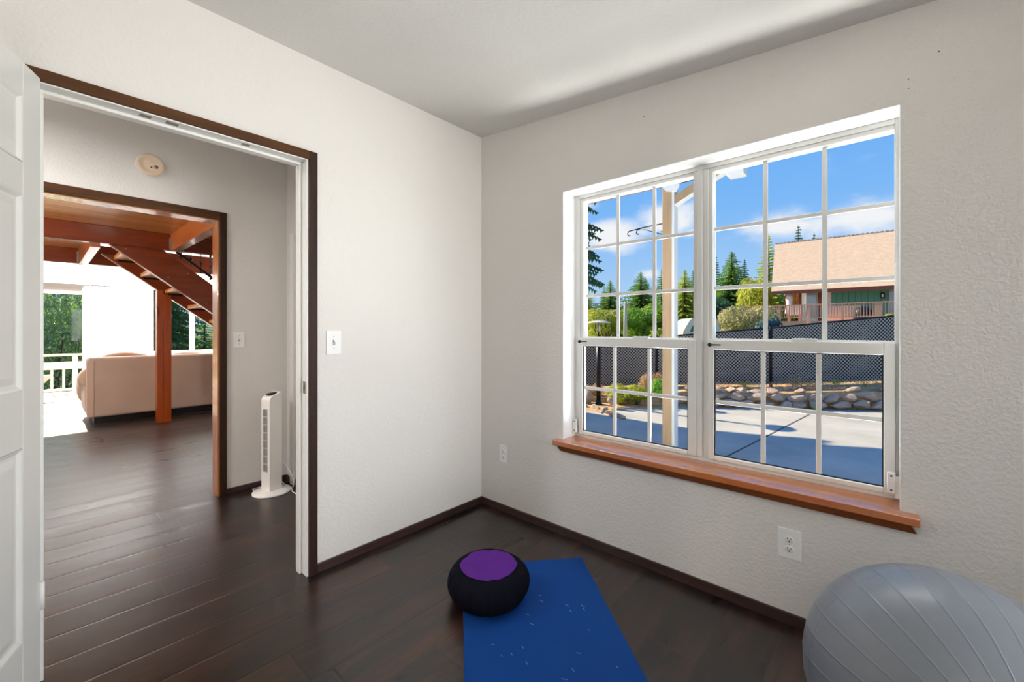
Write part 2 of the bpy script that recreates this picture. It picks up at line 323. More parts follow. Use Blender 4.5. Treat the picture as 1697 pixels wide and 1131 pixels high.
# ------------------------------------------------------------------ mesh helpers
class MB:
    def __init__(s): s.v = []; s.f = []; s.sm = []
    def add(s, vs, fs, smooth=False):
        o = len(s.v); s.v += [tuple(v) for v in vs]; s.f += [tuple(i + o for i in f) for f in fs]; s.sm += [smooth] * len(fs); return s
    def box(s, x0, x1, y0, y1, z0, z1, xf=None):
        x0, x1 = min(x0, x1), max(x0, x1); y0, y1 = min(y0, y1), max(y0, y1); z0, z1 = min(z0, z1), max(z0, z1)
        vs = [(x0, y0, z0), (x1, y0, z0), (x1, y1, z0), (x0, y1, z0), (x0, y0, z1), (x1, y0, z1), (x1, y1, z1), (x0, y1, z1)]
        if xf: vs = [tuple(xf @ Vector(v)) for v in vs]
        return s.add(vs, [(0, 3, 2, 1), (4, 5, 6, 7), (0, 1, 5, 4), (1, 2, 6, 5), (2, 3, 7, 6), (3, 0, 4, 7)])
    def bar(s, a, b, w, h, up=(0, 0, 1)):
        a = Vector(a); b = Vector(b); d = (b - a).normalized(); u = Vector(up); r = d.cross(u)
        if r.length < 1e-4: r = d.cross(Vector((1, 0, 0)))
        r.normalize(); u = r.cross(d); vs = []
        for p in (a, b):
            for i, j in ((-1, -1), (1, -1), (1, 1), (-1, 1)): vs.append(tuple(p + r * w / 2 * i + u * h / 2 * j))
        return s.add(vs, [(0, 1, 2, 3), (7, 6, 5, 4), (0, 4, 5, 1), (1, 5, 6, 2), (2, 6, 7, 3), (3, 7, 4, 0)])
    def prism(s, pts, d):                      # pts: 3-D polygon, d: extrusion vector
        n = len(pts); d = Vector(d); vs = [tuple(p) for p in pts] + [tuple(Vector(p) + d) for p in pts]
        return s.add(vs, [tuple(range(n - 1, -1, -1)), tuple(range(n, 2 * n))] + [(i, (i + 1) % n, n + (i + 1) % n, n + i) for i in range(n)])
    def tube(s, pts, rad, n=8, closed=False, smooth=True):
        pts = [Vector(p) for p in pts]; rs = rad if isinstance(rad, (list, tuple)) else [rad] * len(pts); o = []; k = len(pts); u = None
        for i, p in enumerate(pts):
            d = (pts[min(i + 1, k - 1)] - pts[max(i - 1, 0)]).normalized()
            if u is None: u = d.orthogonal().normalized()
            u = (u - d * u.dot(d)).normalized(); w = d.cross(u)
            for j in range(n): a = 2 * PI * j / n; o.append(tuple(p + (u * math.cos(a) + w * math.sin(a)) * rs[i]))
        fs = [(i * n + j, i * n + (j + 1) % n, (i + 1) * n + (j + 1) % n, (i + 1) * n + j) for i in range(k - 1) for j in range(n)]
        s.add(o, fs, smooth); b = len(s.v) - len(o)
        s.f += [tuple(b + j for j in range(n - 1, -1, -1)), tuple(b + (k - 1) * n + j for j in range(n))]; s.sm += [False, False]; return s
    def lathe(s, prof, n=32, xf=None, smooth=True, mod=None):   # prof: (r, z)
        vs = []
        for (r, z) in prof:
            for j in range(n):
                a = 2 * PI * j / n; rr = r * (mod(a, r, z) if mod else 1); vs.append((rr * math.cos(a), rr * math.sin(a), z))
        if xf: vs = [tuple(xf @ Vector(v)) for v in vs]
        k = len(prof); fs = [(i * n + j, i * n + (j + 1) % n, (i + 1) * n + (j + 1) % n, (i + 1) * n + j) for i in range(k - 1) for j in range(n)]
        s.add(vs, fs, smooth); b = len(s.v) - len(vs)
        s.f += [tuple(b + j for j in range(n - 1, -1, -1)), tuple(b + (k - 1) * n + j for j in range(n))]; s.sm += [smooth, smooth]; return s
    def build(s, name, m, parent=None, bevel=0, seg=2, local=False):
        me = bpy.data.meshes.new(name)
        off = Vector((0, 0, 0))
        if parent and not local:
            p = parent
            while p: off += p.location; p = p.parent
        me.from_pydata([tuple(Vector(v) - off) for v in s.v] if off.length else s.v, [], s.f)
        me.polygons.foreach_set('use_smooth', s.sm); me.update()
        bm = bmesh.new(); bm.from_mesh(me); bmesh.ops.recalc_face_normals(bm, faces=bm.faces); bm.to_mesh(me); bm.free()
        me.materials.append(MATS[m]); o = bpy.data.objects.new(name, me); COL.objects.link(o)
        if parent: o.parent = parent
        if bevel:
            b = o.modifiers.new('bevel', 'BEVEL'); b.width = bevel; b.segments = seg; b.limit_method = 'ANGLE'; b.angle_limit = .6
        return o
def B(*a): return MB().box(*a)
def tag(o, label, cat, group=None, kind=None):
    o['label'] = label; o['category'] = cat
    if group: o['group'] = group
    if kind: o['kind'] = kind
    return o
def thing(name, label, cat, loc, group=None, rz=0):
    o = bpy.data.objects.new(name, None); o.empty_display_size = .1; COL.objects.link(o); o.location = loc; o.rotation_euler = (0, 0, rz)
    return tag(o, label, cat, group)
def struct(name, mb, m, label, cat, bevel=0):
    o = mb.build(name, m, None, bevel); return tag(o, label, cat, None, 'structure')
def sthing(name, label, cat, loc=(0, 0, 0), rz=0):
    o = thing(name, label, cat, loc, None, rz); o['kind'] = 'structure'; return o
def dup(root, loc=None, rz=None, label=None, sc=None):
    r = root.copy(); COL.objects.link(r)
    if loc is not None: r.location = loc
    if rz is not None: r.rotation_euler = (0, 0, rz)
    if label: r['label'] = label
    if sc: r.scale = sc
    for ch in list(root.children):
        c = ch.copy(); COL.objects.link(c); c.parent = r
        for g in list(ch.children):
            d = g.copy(); COL.objects.link(d); d.parent = c
    return r

# ================================================================== ROOM SHELL
XL, YW, XH = -2.125, 2.055, -3.61
ZT = 2.90
f = MB(); f.box(-10.3, 2.0, -3.6, 2.2, -.12, 0); f.box(-10.3, -4.3, 2.2, 5.75, -.12, 0)
struct('floor', f, 'dark_plank_floor', 'dark hand-scraped plank floor running through the doorways into the living room', 'floor')
# left wall with doorway (opening y -.005 .. .872, z 0 .. 2.04)
w = MB(); w.box(XL - .115, XL, -2.0, -.02, 0, ZT); w.box(XL - .115, XL, .885, YW + .145, 0, ZT); w.box(XL - .115, XL, -.02, .885, 2.052, ZT)
struct('wall_left', w, 'wall_paint', 'white textured wall pierced by the walnut-cased doorway', 'wall')
# window wall
wx0, wx1, wz0, wz1 = -1.437, .030, .545, 2.021
w = MB(); w.box(XL, wx0, YW, YW + .16, 0, ZT); w.box(wx1, 2.0, YW, YW + .16, 0, ZT); w.box(wx0, wx1, YW, YW + .16, 0, wz0); w.box(wx0, wx1, YW, YW + .16, wz1, ZT)
w.box(-4.3, XL - .115, 2.05, 2.215, -.3, ZT); w.box(XL - .115, 2.0, YW + .01, YW + .16, -.3, 0)
struct('wall_back', w, 'wall_paint', 'white textured wall around the big grid window', 'wall')
w = MB(); w.box(2.0, 2.16, -2.0, .68, 0, ZT); w.box(2.0, 2.16, 2.02, 2.215, 0, ZT); w.box(2.0, 2.16, .68, 2.02, 0, .7); w.box(2.0, 2.16, .68, 2.02, 2.05, ZT)
struct('wall_right', w, 'wall_paint', 'white wall to the right of the camera with an added window opening', 'wall')
struct('wall_front', B(XL, 2.16, -2.1, -2.0, 0, ZT), 'wall_paint', 'white wall behind the camera', 'wall')
# sloped ceiling: z = 2.547 - .0879 (x - XL)
c = MB(); za = 2.547; zb = 2.547 - .0905 * (2.16 - XL)
c.prism([(XL, -2.1, za), (2.16, -2.1, zb), (2.16, -2.1, ZT), (XL, -2.1, ZT)], (0, 4.315, 0))
struct('ceiling', c, 'ceiling_paint', 'pale grey gently sloping ceiling over the exercise room', 'ceiling')
struct('ceiling', B(XH, XL - .115, -2.1, 1.45, 2.55, ZT), 'ceiling_paint', 'pale ceiling of the hallway', 'ceiling')
# hallway
w = MB(); w.box(XH - .12, XH, -3.6, -.77, 0, ZT); w.box(XH - .12, XH, .872, 2.2, 0, ZT); w.box(XH - .12, XH, -.77, .872, 2.01, ZT)
struct('wall_hall', w, 'wall_paint', 'white hallway wall with the smoke alarm above its doorway', 'wall')
struct('wall_hall_end', B(XH, XL - .115, 1.325, 1.445, 0, ZT), 'wall_paint', 'white wall closing the right end of the hallway', 'wall')
struct('wall_hall_start', B(XH, XL - .115, -2.1, -2.0, 0, ZT), 'wall_paint', 'white wall closing the hidden end of the hallway', 'wall')
# closet door casing edge on hall end wall
struct('trim_1', B(-3.505, -3.44, 1.305, 1.325, 0, 1.955), 'white_trim', 'narrow white casing strip on the end wall behind the tower fan', 'trim', .003)

# baseboards
def base(name, mb, m, label): struct(name, mb, m, label, 'baseboard', .002)
base('baseboard_left', B(XL, XL + .012, .918, YW - .0, 0, .045), 'dark_walnut_y', 'low dark baseboard under the light switch wall')
base('baseboard_back', B(XL, 1.99, YW - .012, YW, 0, .047), 'dark_walnut_x', 'low dark baseboard under the window wall')
base('baseboard_hall', B(XH, XH + .012, .912, 1.325, 0, .045), 'dark_walnut_y', 'low dark baseboard behind the tower fan')
base('baseboard_end', B(XH + .012, XL - .115, 1.313, 1.325, 0, .045), 'dark_walnut_x', 'low dark baseboard on the hallway end wall')

# ---- doorway casing (room side), white jamb with stop
cas = sthing('trim_2', 'dark walnut door casing around the doorway of the exercise room', 'door casing', (XL, .9, 0))
MB().box(XL, XL + .016, .877, .917, 0, 2.083).build('side_casing', 'dark_walnut_z', cas, .002)
MB().box(XL, XL + .016, -.045, -.005, 0, 2.043).build('side_casing', 'dark_walnut_z', cas, .002)
MB().box(XL, XL + .0158, -.045, .877, 2.043, 2.083).build('head_casing', 'brown_header', cas, .002)
jb = sthing('trim_3', 'white painted door jamb lining the doorway', 'door jamb', (-2.18, .87, 0))
J = MB(); x0, x1 = XL - .125, XL + .003
J.box(x0, x1, .867, .885, 0, 2.052); J.box(x0 + .035, x0 + .075, .855, .867, 0, 2.0255); J.build('side_jamb', 'white_trim', jb, .002)
J = MB(); J.box(x0, x1, -.02, -.003, 0, 2.052); J.box(x0 + .035, x0 + .075, -.003, .009, 0, 2.0255); J.build('side_jamb', 'white_trim', jb, .002)
J = MB(); J.box(x0, x1, -.003, .867, 2.038, 2.052); J.box(x0 + .035, x0 + .075, -.003, .867, 2.026, 2.038); J.build('head_jamb', 'white_trim', jb, .002)
scf = MB()
for (ya, yb) in ((.255, .29), (.335, .375), (.60, .63)):
    scf.box(XL - .040, XL - .012, ya, yb, 2.0372, 2.0382)
scf.box(XL - .044, XL - .040, .46, .463, 2.0372, 2.0382)
scf.build('bare_wood_patch', 'bronze', jb)['label'] = 'worn brown patches on the head jamb'
st = MB().box(XL - .033, XL - .003, .8655, .867, .895, .955); st.box(XL - .004, XL + .001, .862, .867, .900, .950)
sp_ = st.build('strike_plate', 'bronze', jb, .0015)
MB().box(XL - .026, XL - .014, .8650, .8656, .915, .937).build('latch_hole', 'plastic_hole', sp_)

# hall-side casing + fir lined jamb of the far doorway
cas = sthing('trim_4', 'dark walnut casing around the living room doorway', 'door casing', (XH, .9, 0))
MB().box(XH, XH + .016, .866, .908, 0, 2.055).build('side_casing', 'dark_walnut_z', cas, .002)
MB().box(XH, XH + .016, -.82, -.77, 0, 2.055).build('side_casing', 'dark_walnut_z', cas, .002)
MB().box(XH, XH + .0158, -.77, .866, 2.0, 2.055).build('head_casing', 'brown_header', cas, .002)
jb = sthing('trim_5', 'glossy orange fir jamb lining the living room doorway', 'door jamb', (XH - .06, .87, 0))
MB().box(XH - .135, XH + .003, .854, .872, 0, 2.01).build('side_jamb', 'jamb_fir_z', jb, .002)
MB().box(XH - .135, XH + .003, -.788, -.77, 0, 2.01).build('side_jamb', 'jamb_fir_z', jb, .002)
MB().box(XH - .135, XH + .003, -.77, .854, 1.992, 2.01).build('head_jamb', 'jamb_fir_y', jb, .002)

# ---- the open six panel door leaf, hinged at (-2.07, 0)
LW, LT = .862, .035
door = sthing('door_1', 'white six-panel door standing open at the left edge', 'door', (-2.068, .0014, 0), math.atan2(-.356, .934))
rails = [(.010, .252), (.848 - 0, 1.024), (1.625, 1.723), (1.929, 2.031)]
stl = .100; D = MB()
for (a, b) in ((0, stl), (LW / 2 - .05, LW / 2 + .05), (LW - stl, LW)): D.box(a, b, -LT, 0, .010, 2.031)
for (a, b) in rails:
    D.box(stl, LW / 2 - .05, -LT, 0, a, b); D.box(LW / 2 + .05, LW - stl, -LT, 0, a, b)
D.build('door_frame', 'door_white', door, .002, local=True)
for (z0, z1) in ((.252, .848), (1.024, 1.625), (1.723, 1.929)):
    for (u0, u1) in ((stl, LW / 2 - .05), (LW / 2 + .05, LW - stl)):
        P = MB()
        def ring(i, y): return [(u0 + i, y, z0 + i), (u1 - i, y, z0 + i), (u1 - i, y, z1 - i), (u0 + i, y, z1 - i)]
        prof = [(0, 0), (.004, -.0005), (.009, -.004), (.014, -.009), (.022, -.0095), (.045, -.0035), (.05, -.003)]
        vs = []
        for i, y in prof: vs += ring(i, y)
        k = len(prof); fs = [(q * 4 + j, q * 4 + (j + 1) % 4, q * 4 + 4 + (j + 1) % 4, q * 4 + 4 + j) for q in range(k - 1) for j in range(4)] + [tuple((k - 1) * 4 + j for j in range(4))]
        P.add(vs, fs); P.box(u0, u1, -LT + .006, -.012, z0, z1); P.build('panel', 'door_white', door, local=True)
for z in (.34, 1.08, 1.83):
    hy = .003 if z < .5 else -.028
    Hn = MB().tube([(-.003, hy, z - .045), (-.003, hy, z + .045)], .006, 10); Hn.build('hinge', 'plastic_white', door, local=True)
hn = MB().lathe([(.026, 0), (.026, .006), (.012, .01), (.010, .03), (.022, .036), (.027, .05), (.022, .062), (.006, .066)], 20, Matrix.Translation((LW - .065, 0, .95)) @ Matrix.Rotation(-PI / 2, 4, 'X'))
hn.build('door_knob', 'bronze', door, local=True)

# ================================================================== WINDOW 1
win = sthing('window_1', 'large white twin hung window with grid panes looking onto the driveway', 'window', ((wx0 + wx1) / 2, 2.18, .56))
yf, yb = 2.178, 2.25
def rectframe(x0, x1, z0, z1, w, y0, y1):
    m = MB(); wl, wr, wt, wb = w
    m.box(x0, x0 + wl, y0, y1, z0, z1); m.box(x1 - wr, x1, y0, y1, z0, z1); m.box(x0 + wl, x1 - wr, y0, y1, z1 - wt, z1); m.box(x0 + wl, x1 - wr, y0, y1, z0, z0 + wb); return m
fr = rectframe(wx0, wx1, .560, wz1, (.036, .014, .022, .018), yf, yb); fr.build('window_frame', 'vinyl_white', win, .003)
MB().box(-.715, -.688, yf - .004, yb, .578, 1.999).build('mullion', 'vinyl_white', win, .004)
MB().box(-.688, -.661, yf + .004, yb, .578, 1.999).build('mullion', 'vinyl_white', win, .004)
def unit(xa, xb, ug, lg):
    # xa..xb inner side of frame; ug = glass x range of the fixed light, lg = lower
    up = MB(); up.box(xa, ug[0], yf + .008, yb - .01, 1.16, 1.999); up.box(ug[1], xb, yf + .008, yb - .01, 1.16, 1.999)
    up.box(ug[0], ug[1], yf + .008, yb - .01, 1.980, 1.999); up.box(ug[0], ug[1], yf + .008, yb - .01, 1.150, 1.166); up.build('upper_sash', 'vinyl_white', win, .003)
    g = MB(); ww = ug[1] - ug[0]
    for k in (1, 2): g.box(ug[0] + ww * k / 3 - .009, ug[0] + ww * k / 3 + .009, 2.212, 2.224, 1.166, 1.980)
    for z in (1.413, 1.702): g.box(ug[0], ug[1], 2.213, 2.223, z - .009, z + .009)
    g.build('upper_grille', 'vinyl_white', win, .002)
    MB().box(ug[0], ug[1], 2.216, 2.220, 1.166, 1.980).build('upper_pane', 'window_glass', win)
    ls = rectframe(xa, xb, .580, 1.160, (lg[0] - xa, xb - lg[1], .048, .022), yf - .012, yf + .018); ls.build('lower_sash', 'vinyl_white', win, .004)
    bd = rectframe(lg[0] - .001, lg[1] + .001, .601, 1.113, (.005, .005, .005, .005), yf - .004, yf + .004); bd.build('glazing_gasket', 'black_metal', win)
    g = MB(); ww = lg[1] - lg[0]
    for k in (1, 2): g.box(lg[0] + ww * k / 3 - .009, lg[0] + ww * k / 3 + .009, yf - .002, yf + .010, .602, 1.112)
    g.box(lg[0], lg[1], yf - .001, yf + .009, .851, .869); g.build('lower_grille', 'vinyl_white', win, .002)
    MB().box(lg[0], lg[1], yf + .002, yf + .006, .602, 1.112).build('lower_pane', 'window_glass', win)
    cx = (xa + xb) / 2 + .05
    MB().box(cx - .045, cx + .045, yf - .010, yf + .012, 1.160, 1.172).build('sash_lock', 'plastic_white', win, .003)
    lt = MB(); lt.box(xa + .006, xa + .060, yf - .016, yf - .012, 1.134, 1.139); lt.lathe([(.001, 0), (.009, 0), (.009, .006), (.001, .007)], 12, Matrix.Translation((xa + .010, yf - .012, 1.1365)) @ Matrix.Rotation(PI / 2, 4, 'X')); lt.build('tilt_latch', 'black_metal', win)
unit(wx0 + .036, -.715, (-1.378, -.735), (-1.372, -.757))
unit(-.661, wx1 - .014, (-.644, .013), (-.632, -.018))
for (x, s) in ((-1.418, -1), (.004, 1)):
    h = MB(); h.box(x - .012, x + .012, yf - .030, yf - .012, .590, .668); h.box(x - .006 + s * .016, x + .010 + s * .016, yf - .026, yf - .012, .572, .655)
    hb = h.build('sash_hinge', 'plastic_white', win, .003)
    q = MB()
    for zz in (.602, .656): q.box(x - .003, x + .003, yf - .0312, yf - .030, zz - .003, zz + .003)
    q.build('screw', 'plastic_hole', hb)
rv = MB(); rv.box(wx0, wx0 + .003, YW + .001, yf, .562, wz1); rv.box(wx1 - .003, wx1, YW + .001, yf, .562, wz1); rv.box(wx0, wx1, YW + .001, yf, wz1 - .003, wz1); rv.build('reveal', 'reveal_white', win)
sl = MB(); sl.box(-1.478, .078, YW - .052, YW, .531, .562); sl.box(wx0 + .001, wx1 - .001, YW, yf + .01, .531, .562); sl.build('window_sill', 'sill_cedar', win, .004)
ap = MB(); ap.prism([(-1.455, YW, .531), (-1.455, YW - .040, .531), (-1.440, YW - .022, .498), (-1.440, YW, .498)], (1.51, 0, 0)); ap.build('apron', 'sill_apron', win)
# window opening added for the side fill lamp, out of frame (to the right)
w2 = sthing('added_window', 'added window opening in the wall to the right, outside the frame', 'window', (2.05, 1.35, .7))
m = MB()
for (a, b, c_, d_) in ((.68, .73, .70, 2.05), (1.97, 2.02, .70, 2.05), (.73, 1.97, .70, .75), (.73, 1.97, 2.0, 2.05), (.73, 1.97, 1.36, 1.40)): m.box(2.02, 2.10, a, b, c_, d_)
m.build('window_frame', 'vinyl_white', w2, .003)

# ================================================================== FIXTURES
def plate_wall(name, label, cat, P0, ux, n, w, h, kind, mt='plastic_white'):
    """plate centred at P0, ux = horizontal unit, n = outward normal"""
    root = thing(name, label, cat, P0)
    R = Matrix(((ux[0], n[0], 0, P0[0]), (ux[1], n[1], 0, P0[1]), (0, 0, 1, P0[2]), (0, 0, 0, 1)))
    pl = MB().box(-w / 2, w / 2, 0, .006, -h / 2, h / 2, R).build('cover_plate', mt, root, .0025)
    if kind == 'switch':
        MB().box(-.006, .006, .006, .008, -.013, .013, R).build('toggle_slot', 'slot_grey', root)
        MB().box(-.0045, .0045, .005, .020, -.002, .011, R @ Matrix.Rotation(math.radians(18), 4, 'X')).build('toggle', mt, root, .001)
        for z in (-.030, .030): MB().lathe([(.0032, .006), (.0025, .0075), (.0005, .0075)], 10, R @ Matrix.Translation((0, 0, z)) @ Matrix.Rotation(-PI / 2, 4, 'X')).build('screw', 'steel', root)
    else:
        for z in (-.0195, .0195):
            fc = MB().lathe([(.0168, .004), (.0168, .0078), (.0155, .0085), (.0005, .0085)], 24, R @ Matrix.Translation((0, 0, z)) @ Matrix.Diagonal((1, 1, .82, 1)) @ Matrix.Rotation(-PI / 2, 4, 'X')).build('receptacle', mt, root)
            q = MB()
            q.box(-.0075, -.0052, .0083, .0092, z + .000, z + .008, R); q.box(.0048, .0070, .0083, .0092, z + .001, z + .007, R)
            q.lathe([(.0030, .0083), (.0030, .0092), (.0003, .0092)], 10, R @ Matrix.Translation((0, 0, z - .007)) @ Matrix.Rotation(-PI / 2, 4, 'X')); q.build('slots', 'plastic_hole', fc, 0)
        MB().lathe([(.0030, .006), (.0025, .0072), (.0005, .0072)], 10, R @ Matrix.Rotation(-PI / 2, 4, 'X')).build('screw', 'steel', root)
    return root
plate_wall('light_switch', 'white toggle light switch on the wall right of the doorway', 'light switch', (XL, 1.003, 1.143), (0, 1), (1, 0), .078, .122, 'switch')
plate_wall('light_switch', 'small white light switch on the hallway wall above the tower fan', 'light switch', (XH, .988, 1.131), (0, 1), (1, 0), .072, .118, 'switch')
plate_wall('power_outlet', 'white double outlet low on the wall left of the window', 'power outlet', (-1.912, YW, .383), (1, 0), (0, -1), .070, .114, 'outlet')
plate_wall('power_outlet', 'white double outlet under the right end of the window sill', 'power outlet', (-.307, YW, .329), (1, 0), (0, -1), .082, .122, 'outlet')

sd = thing('smoke_alarm', 'round cream smoke alarm on the hallway wall above the doorway', 'smoke alarm', (XH, .482, 2.280))
RM = Matrix.Translation((XH, .482, 2.280)) @ Matrix.Rotation(PI / 2, 4, 'Y')
MB().lathe([(.076, 0), (.076, .010), (.072, .014)], 40, RM).build('base_ring', 'plastic_white', sd)
MB().lathe([(.071, .010), (.072, .022), (.068, .031), (.058, .035), (.057, .0335), (.050, .036), (.049, .0345), (.030, .0375), (.001, .038)], 40, RM).build('alarm_cover', 'cream_plastic', sd)
v = MB().lathe([(.011, .036), (.011, .0385), (.001, .0388)], 16, RM @ Matrix.Translation((.010, .025, 0))); v.build('test_button', 'bronze', sd)
MB().lathe([(.005, .036), (.005, .0385), (.001, .0388)], 10, RM @ Matrix.Translation((.018, .001, 0))).build('indicator', 'plastic_hole', sd)

# small scuffs / nail marks on walls
def mark(x, y, z, ax, label, r=.003, m='bronze'):
    o = MB().lathe([(r, 0), (r * .8, .0012), (.0003, .0014)], 8, Matrix.Translation((x, y, z)) @ Matrix.Rotation(PI / 2, 4, ax)).build('nail', m); tag(o, label, 'nail')
mark(.125, YW, 2.165, 'X', 'tiny dark nail in the wall up and right of the window corner')
mark(-.935, YW, 2.298, 'X', 'tiny nail stub in the wall above the middle of the window')

mark(.049, YW, 2.100, 'X', 'upper of two close nail holes in the wall above the right end of the window', .0022)
mark(.049, YW, 2.066, 'X', 'lower of two close nail holes in the wall above the right end of the window', .0022)

# ---- tower fan
fan = thing('tower_fan', 'slim white tower fan on a round base in the hallway corner', 'fan', (-3.425, 1.150, 0), None, math.radians(20))
MB().lathe([(.128, 0), (.130, .006), (.124, .014), (.060, .022), (.001, .024)], 48).build('base', 'plastic_white', fan, local=True)
bd = MB(); w_, d_, h_ = .044, .052, .745
# side profile in (y,z): front is -y, top slopes to the front with a rounded brow
prof = [(-d_, .022), (-d_, .685)] + [(-d_ + .05 * (1 - math.cos(a)), .685 + .040 * math.sin(a)) for a in [PI / 2 * i / 7 for i in range(1, 8)]] + [(d_ * .9, h_), (d_, h_ - .006), (d_, .022)]
bd.prism([(-w_, y, z) for y, z in prof], (2 * w_, 0, 0)); bd.build('housing', 'plastic_white', fan, .010, 3, local=True)
g = MB().box(-.024, .020, -d_ - .001, -d_ + .004, .165, .625); gr = g.build('grille_back', 'grille_grey', fan, local=True)
g = MB()
for i in range(9): zz = .165 + .46 * i / 8; g.box(-.026, .022, -d_ - .004, -d_ - .001, zz - .0014, zz + .0014)
for i in range(7): xx = -.026 + .048 * i / 6; g.box(xx - .0006, xx + .0006, -d_ - .003, -d_ - .001, .165, .625)
g.build('grille', 'plastic_white', fan, local=True)
pn = MB().lathe([(.034, 0), (.034, .004), (.001, .0055)], 28, Matrix.Translation((0, -.002, .730)) @ Matrix.Rotation(math.radians(9), 4, 'X') @ Matrix.Diagonal((.9, 1.15, 1, 1))); pn.build('control_panel', 'black_metal', fan, local=True)
cd = MB().tube([(-.02, .06, .08), (.00, .075, .06), (.03, .10, .012), (.02, .13, .006), (-.03, .135, .006), (-.09, .09, .006), (-.155, .02, .006), (-.165, -.03, .006), (-.13, -.045, .006), (-.12, -.02, .006)], .0035, 8)
cd.tube([(.03, .04, .24), (.05, .08, .18), (.095, .10, .10), (.110, .10, .06), (.09, .11, .012), (.06, .12, .005), (.15, .05, .005), (.30, .00, .005)], .0035, 8)
cd.build('power_cord', 'plastic_white', fan, local=True)

# ---- yoga mat
a = Vector((-1.213, 1.908, 0)); dl = Vector((.754, -.657, 0)); dw = Vector((-.657, -.754, 0))
dw = Vector((-.657, -.754, 0)).normalized(); dl = Vector((.754, -.657, 0)).normalized()
ang = math.atan2(dl.y, dl.x)
ym = thing('yoga_mat', 'blue yoga mat unrolled across the dark floor', 'yoga mat', a, None, ang)
ym_v = MB(); nx, ny = 30, 10; LM, WM = 1.73, .625
# local x along length, local y = +perp (dw is -y side)
ym_v.box(0, LM, -WM, 0, 0, .0055); ym_v.build('mat_body', 'mat_blue', ym, .002, local=True)
sc_ = MB()
for i in range(26):
    x = random.uniform(.25, 1.1); y = -random.uniform(.05, .58); q = random.uniform(.2, 1.4); l = random.uniform(.006, .022)
    sc_.bar((x, y, .0057), (x + l * math.cos(q), y + l * math.sin(q), .0057), .0012, .0006)
sc_.build('scuff_marks', 'scuff', ym, local=True)['kind'] = 'stuff'

# ---- meditation cushion (zafu)
zf = thing('meditation_cushion', 'round black pleated meditation cushion with a purple top on the mat corner', 'cushion', (-1.352, 1.352, .0055))
npl = 16
def zmod(a_, r, z):
    if r < .02: return 1
    k = abs(math.sin(a_ * npl / 2 + .3)); e = math.exp(-((z - .075) / .085) ** 2)
    return 1 - .05 * e * (1 - k) ** 7 - .012 * math.sin(a_ * 3 + z * 20)
pr = [(.001, .001), (.10, .000), (.14, .003), (.163, .018), (.180, .045), (.186, .070), (.182, .095), (.168, .120), (.148, .136), (.130, .143), (.122, .1445), (.001, .1445)]
def sub(pr, k=3):
    o = []
    for i in range(len(pr) - 1):
        p0 = pr[max(i - 1, 0)]; p1 = pr[i]; p2 = pr[i + 1]; p3 = pr[min(i + 2, len(pr) - 1)]
        for j in range(k):
            t_ = j / k
            o.append(tuple(max(.0008 if q == 0 else 0, .5 * (2 * p1[q] + (p2[q] - p0[q]) * t_ + (2 * p0[q] - 5 * p1[q] + 4 * p2[q] - p3[q]) * t_ ** 2 + (3 * p1[q] - p0[q] - 3 * p2[q] + p3[q]) * t_ ** 3)) for q in (0, 1)))
    return o + [pr[-1]]
MB().lathe(sub(pr), 192, None, True, zmod).build('pleated_side', 'black_cloth', zf, local=True)
tp = []; n_ = 64; rings = 12; vs = [(0, 0, .150)]
for i in range(1, rings + 1):
    r = .131 * i / rings
    for j in range(n_):
        a_ = 2 * PI * j / n_; nx_ = r * math.cos(a_); ny_ = r * math.sin(a_)
        crease = .004 * math.exp(-((nx_ * .8 + ny_ * .6 + .01) / .018) ** 2) * math.exp(-((nx_ + .06) / .06) ** 2)
        poly = 1 + .008 * math.cos(a_ * npl)
        z = .1455 + .006 * (1 - (i / rings) ** 2) + .003 * noise.noise((nx_ * 18, ny_ * 18, 1)) - crease - (.003 if i == rings else 0)
        vs.append((nx_ * poly, ny_ * poly, z))
fs = [(0, 1 + j, 1 + (j + 1) % n_) for j in range(n_)] + [(1 + i * n_ + j, 1 + (i + 1) * n_ + j, 1 + (i + 1) * n_ + (j + 1) % n_, 1 + i * n_ + (j + 1) % n_) for i in range(rings - 1) for j in range(n_)]
MB().add(vs, fs, True).build('top_panel', 'purple_cloth', zf, local=True)

# ---- exercise ball with moulded rings
RB = .295
ball = thing('exercise_ball', 'large grey exercise ball with moulded ribs on the floor under the window', 'exercise ball', (.105, 1.500, 0))
bax = Vector((.39, -.91, .17)).normalized(); be1 = bax.cross(Vector((0, 0, 1))).normalized(); be2 = bax.cross(be1)
phs = []
for k in range(30):
    for o_ in (-5, -1.2, -.45, -.22, 0, .22, .45, 1.2): phs.append((-90 + 12 * k + o_, 1.0 if o_ == 0 else .5 if abs(o_) < .3 else 0))
ths = sorted([2 * i for i in range(1, 90)] + [86.5, 87.0, 87.5]); vs = [tuple(Vector((.105, 1.5, RB)) + bax * RB)]
for th in ths:
    fade = max(0, min(1, (th - 16) / 8, (164 - th) / 8)); t_ = math.radians(th)
    for ph, am in phs:
        r = RB + .0010 * am * fade - (.0008 if th == 87.0 else 0); p_ = math.radians(ph)
        vs.append(tuple(Vector((.105, 1.5, RB)) + (bax * math.cos(t_) + (be1 * math.cos(p_) + be2 * math.sin(p_)) * math.sin(t_)) * r))
vs.append(tuple(Vector((.105, 1.5, RB)) - bax * RB)); n_ = len(phs); K = len(ths)
fs = [(0, 1 + j, 1 + (j + 1) % n_) for j in range(n_)] + [(1 + i * n_ + j, 1 + (i + 1) * n_ + j, 1 + (i + 1) * n_ + (j + 1) % n_, 1 + i * n_ + (j + 1) % n_) for i in range(K - 1) for j in range(n_)] + [(len(vs) - 1, 1 + (K - 1) * n_ + (j + 1) % n_, 1 + (K - 1) * n_ + j) for j in range(n_)]
MB().add(vs, fs, True).build('ball_skin', 'ball_grey', ball)
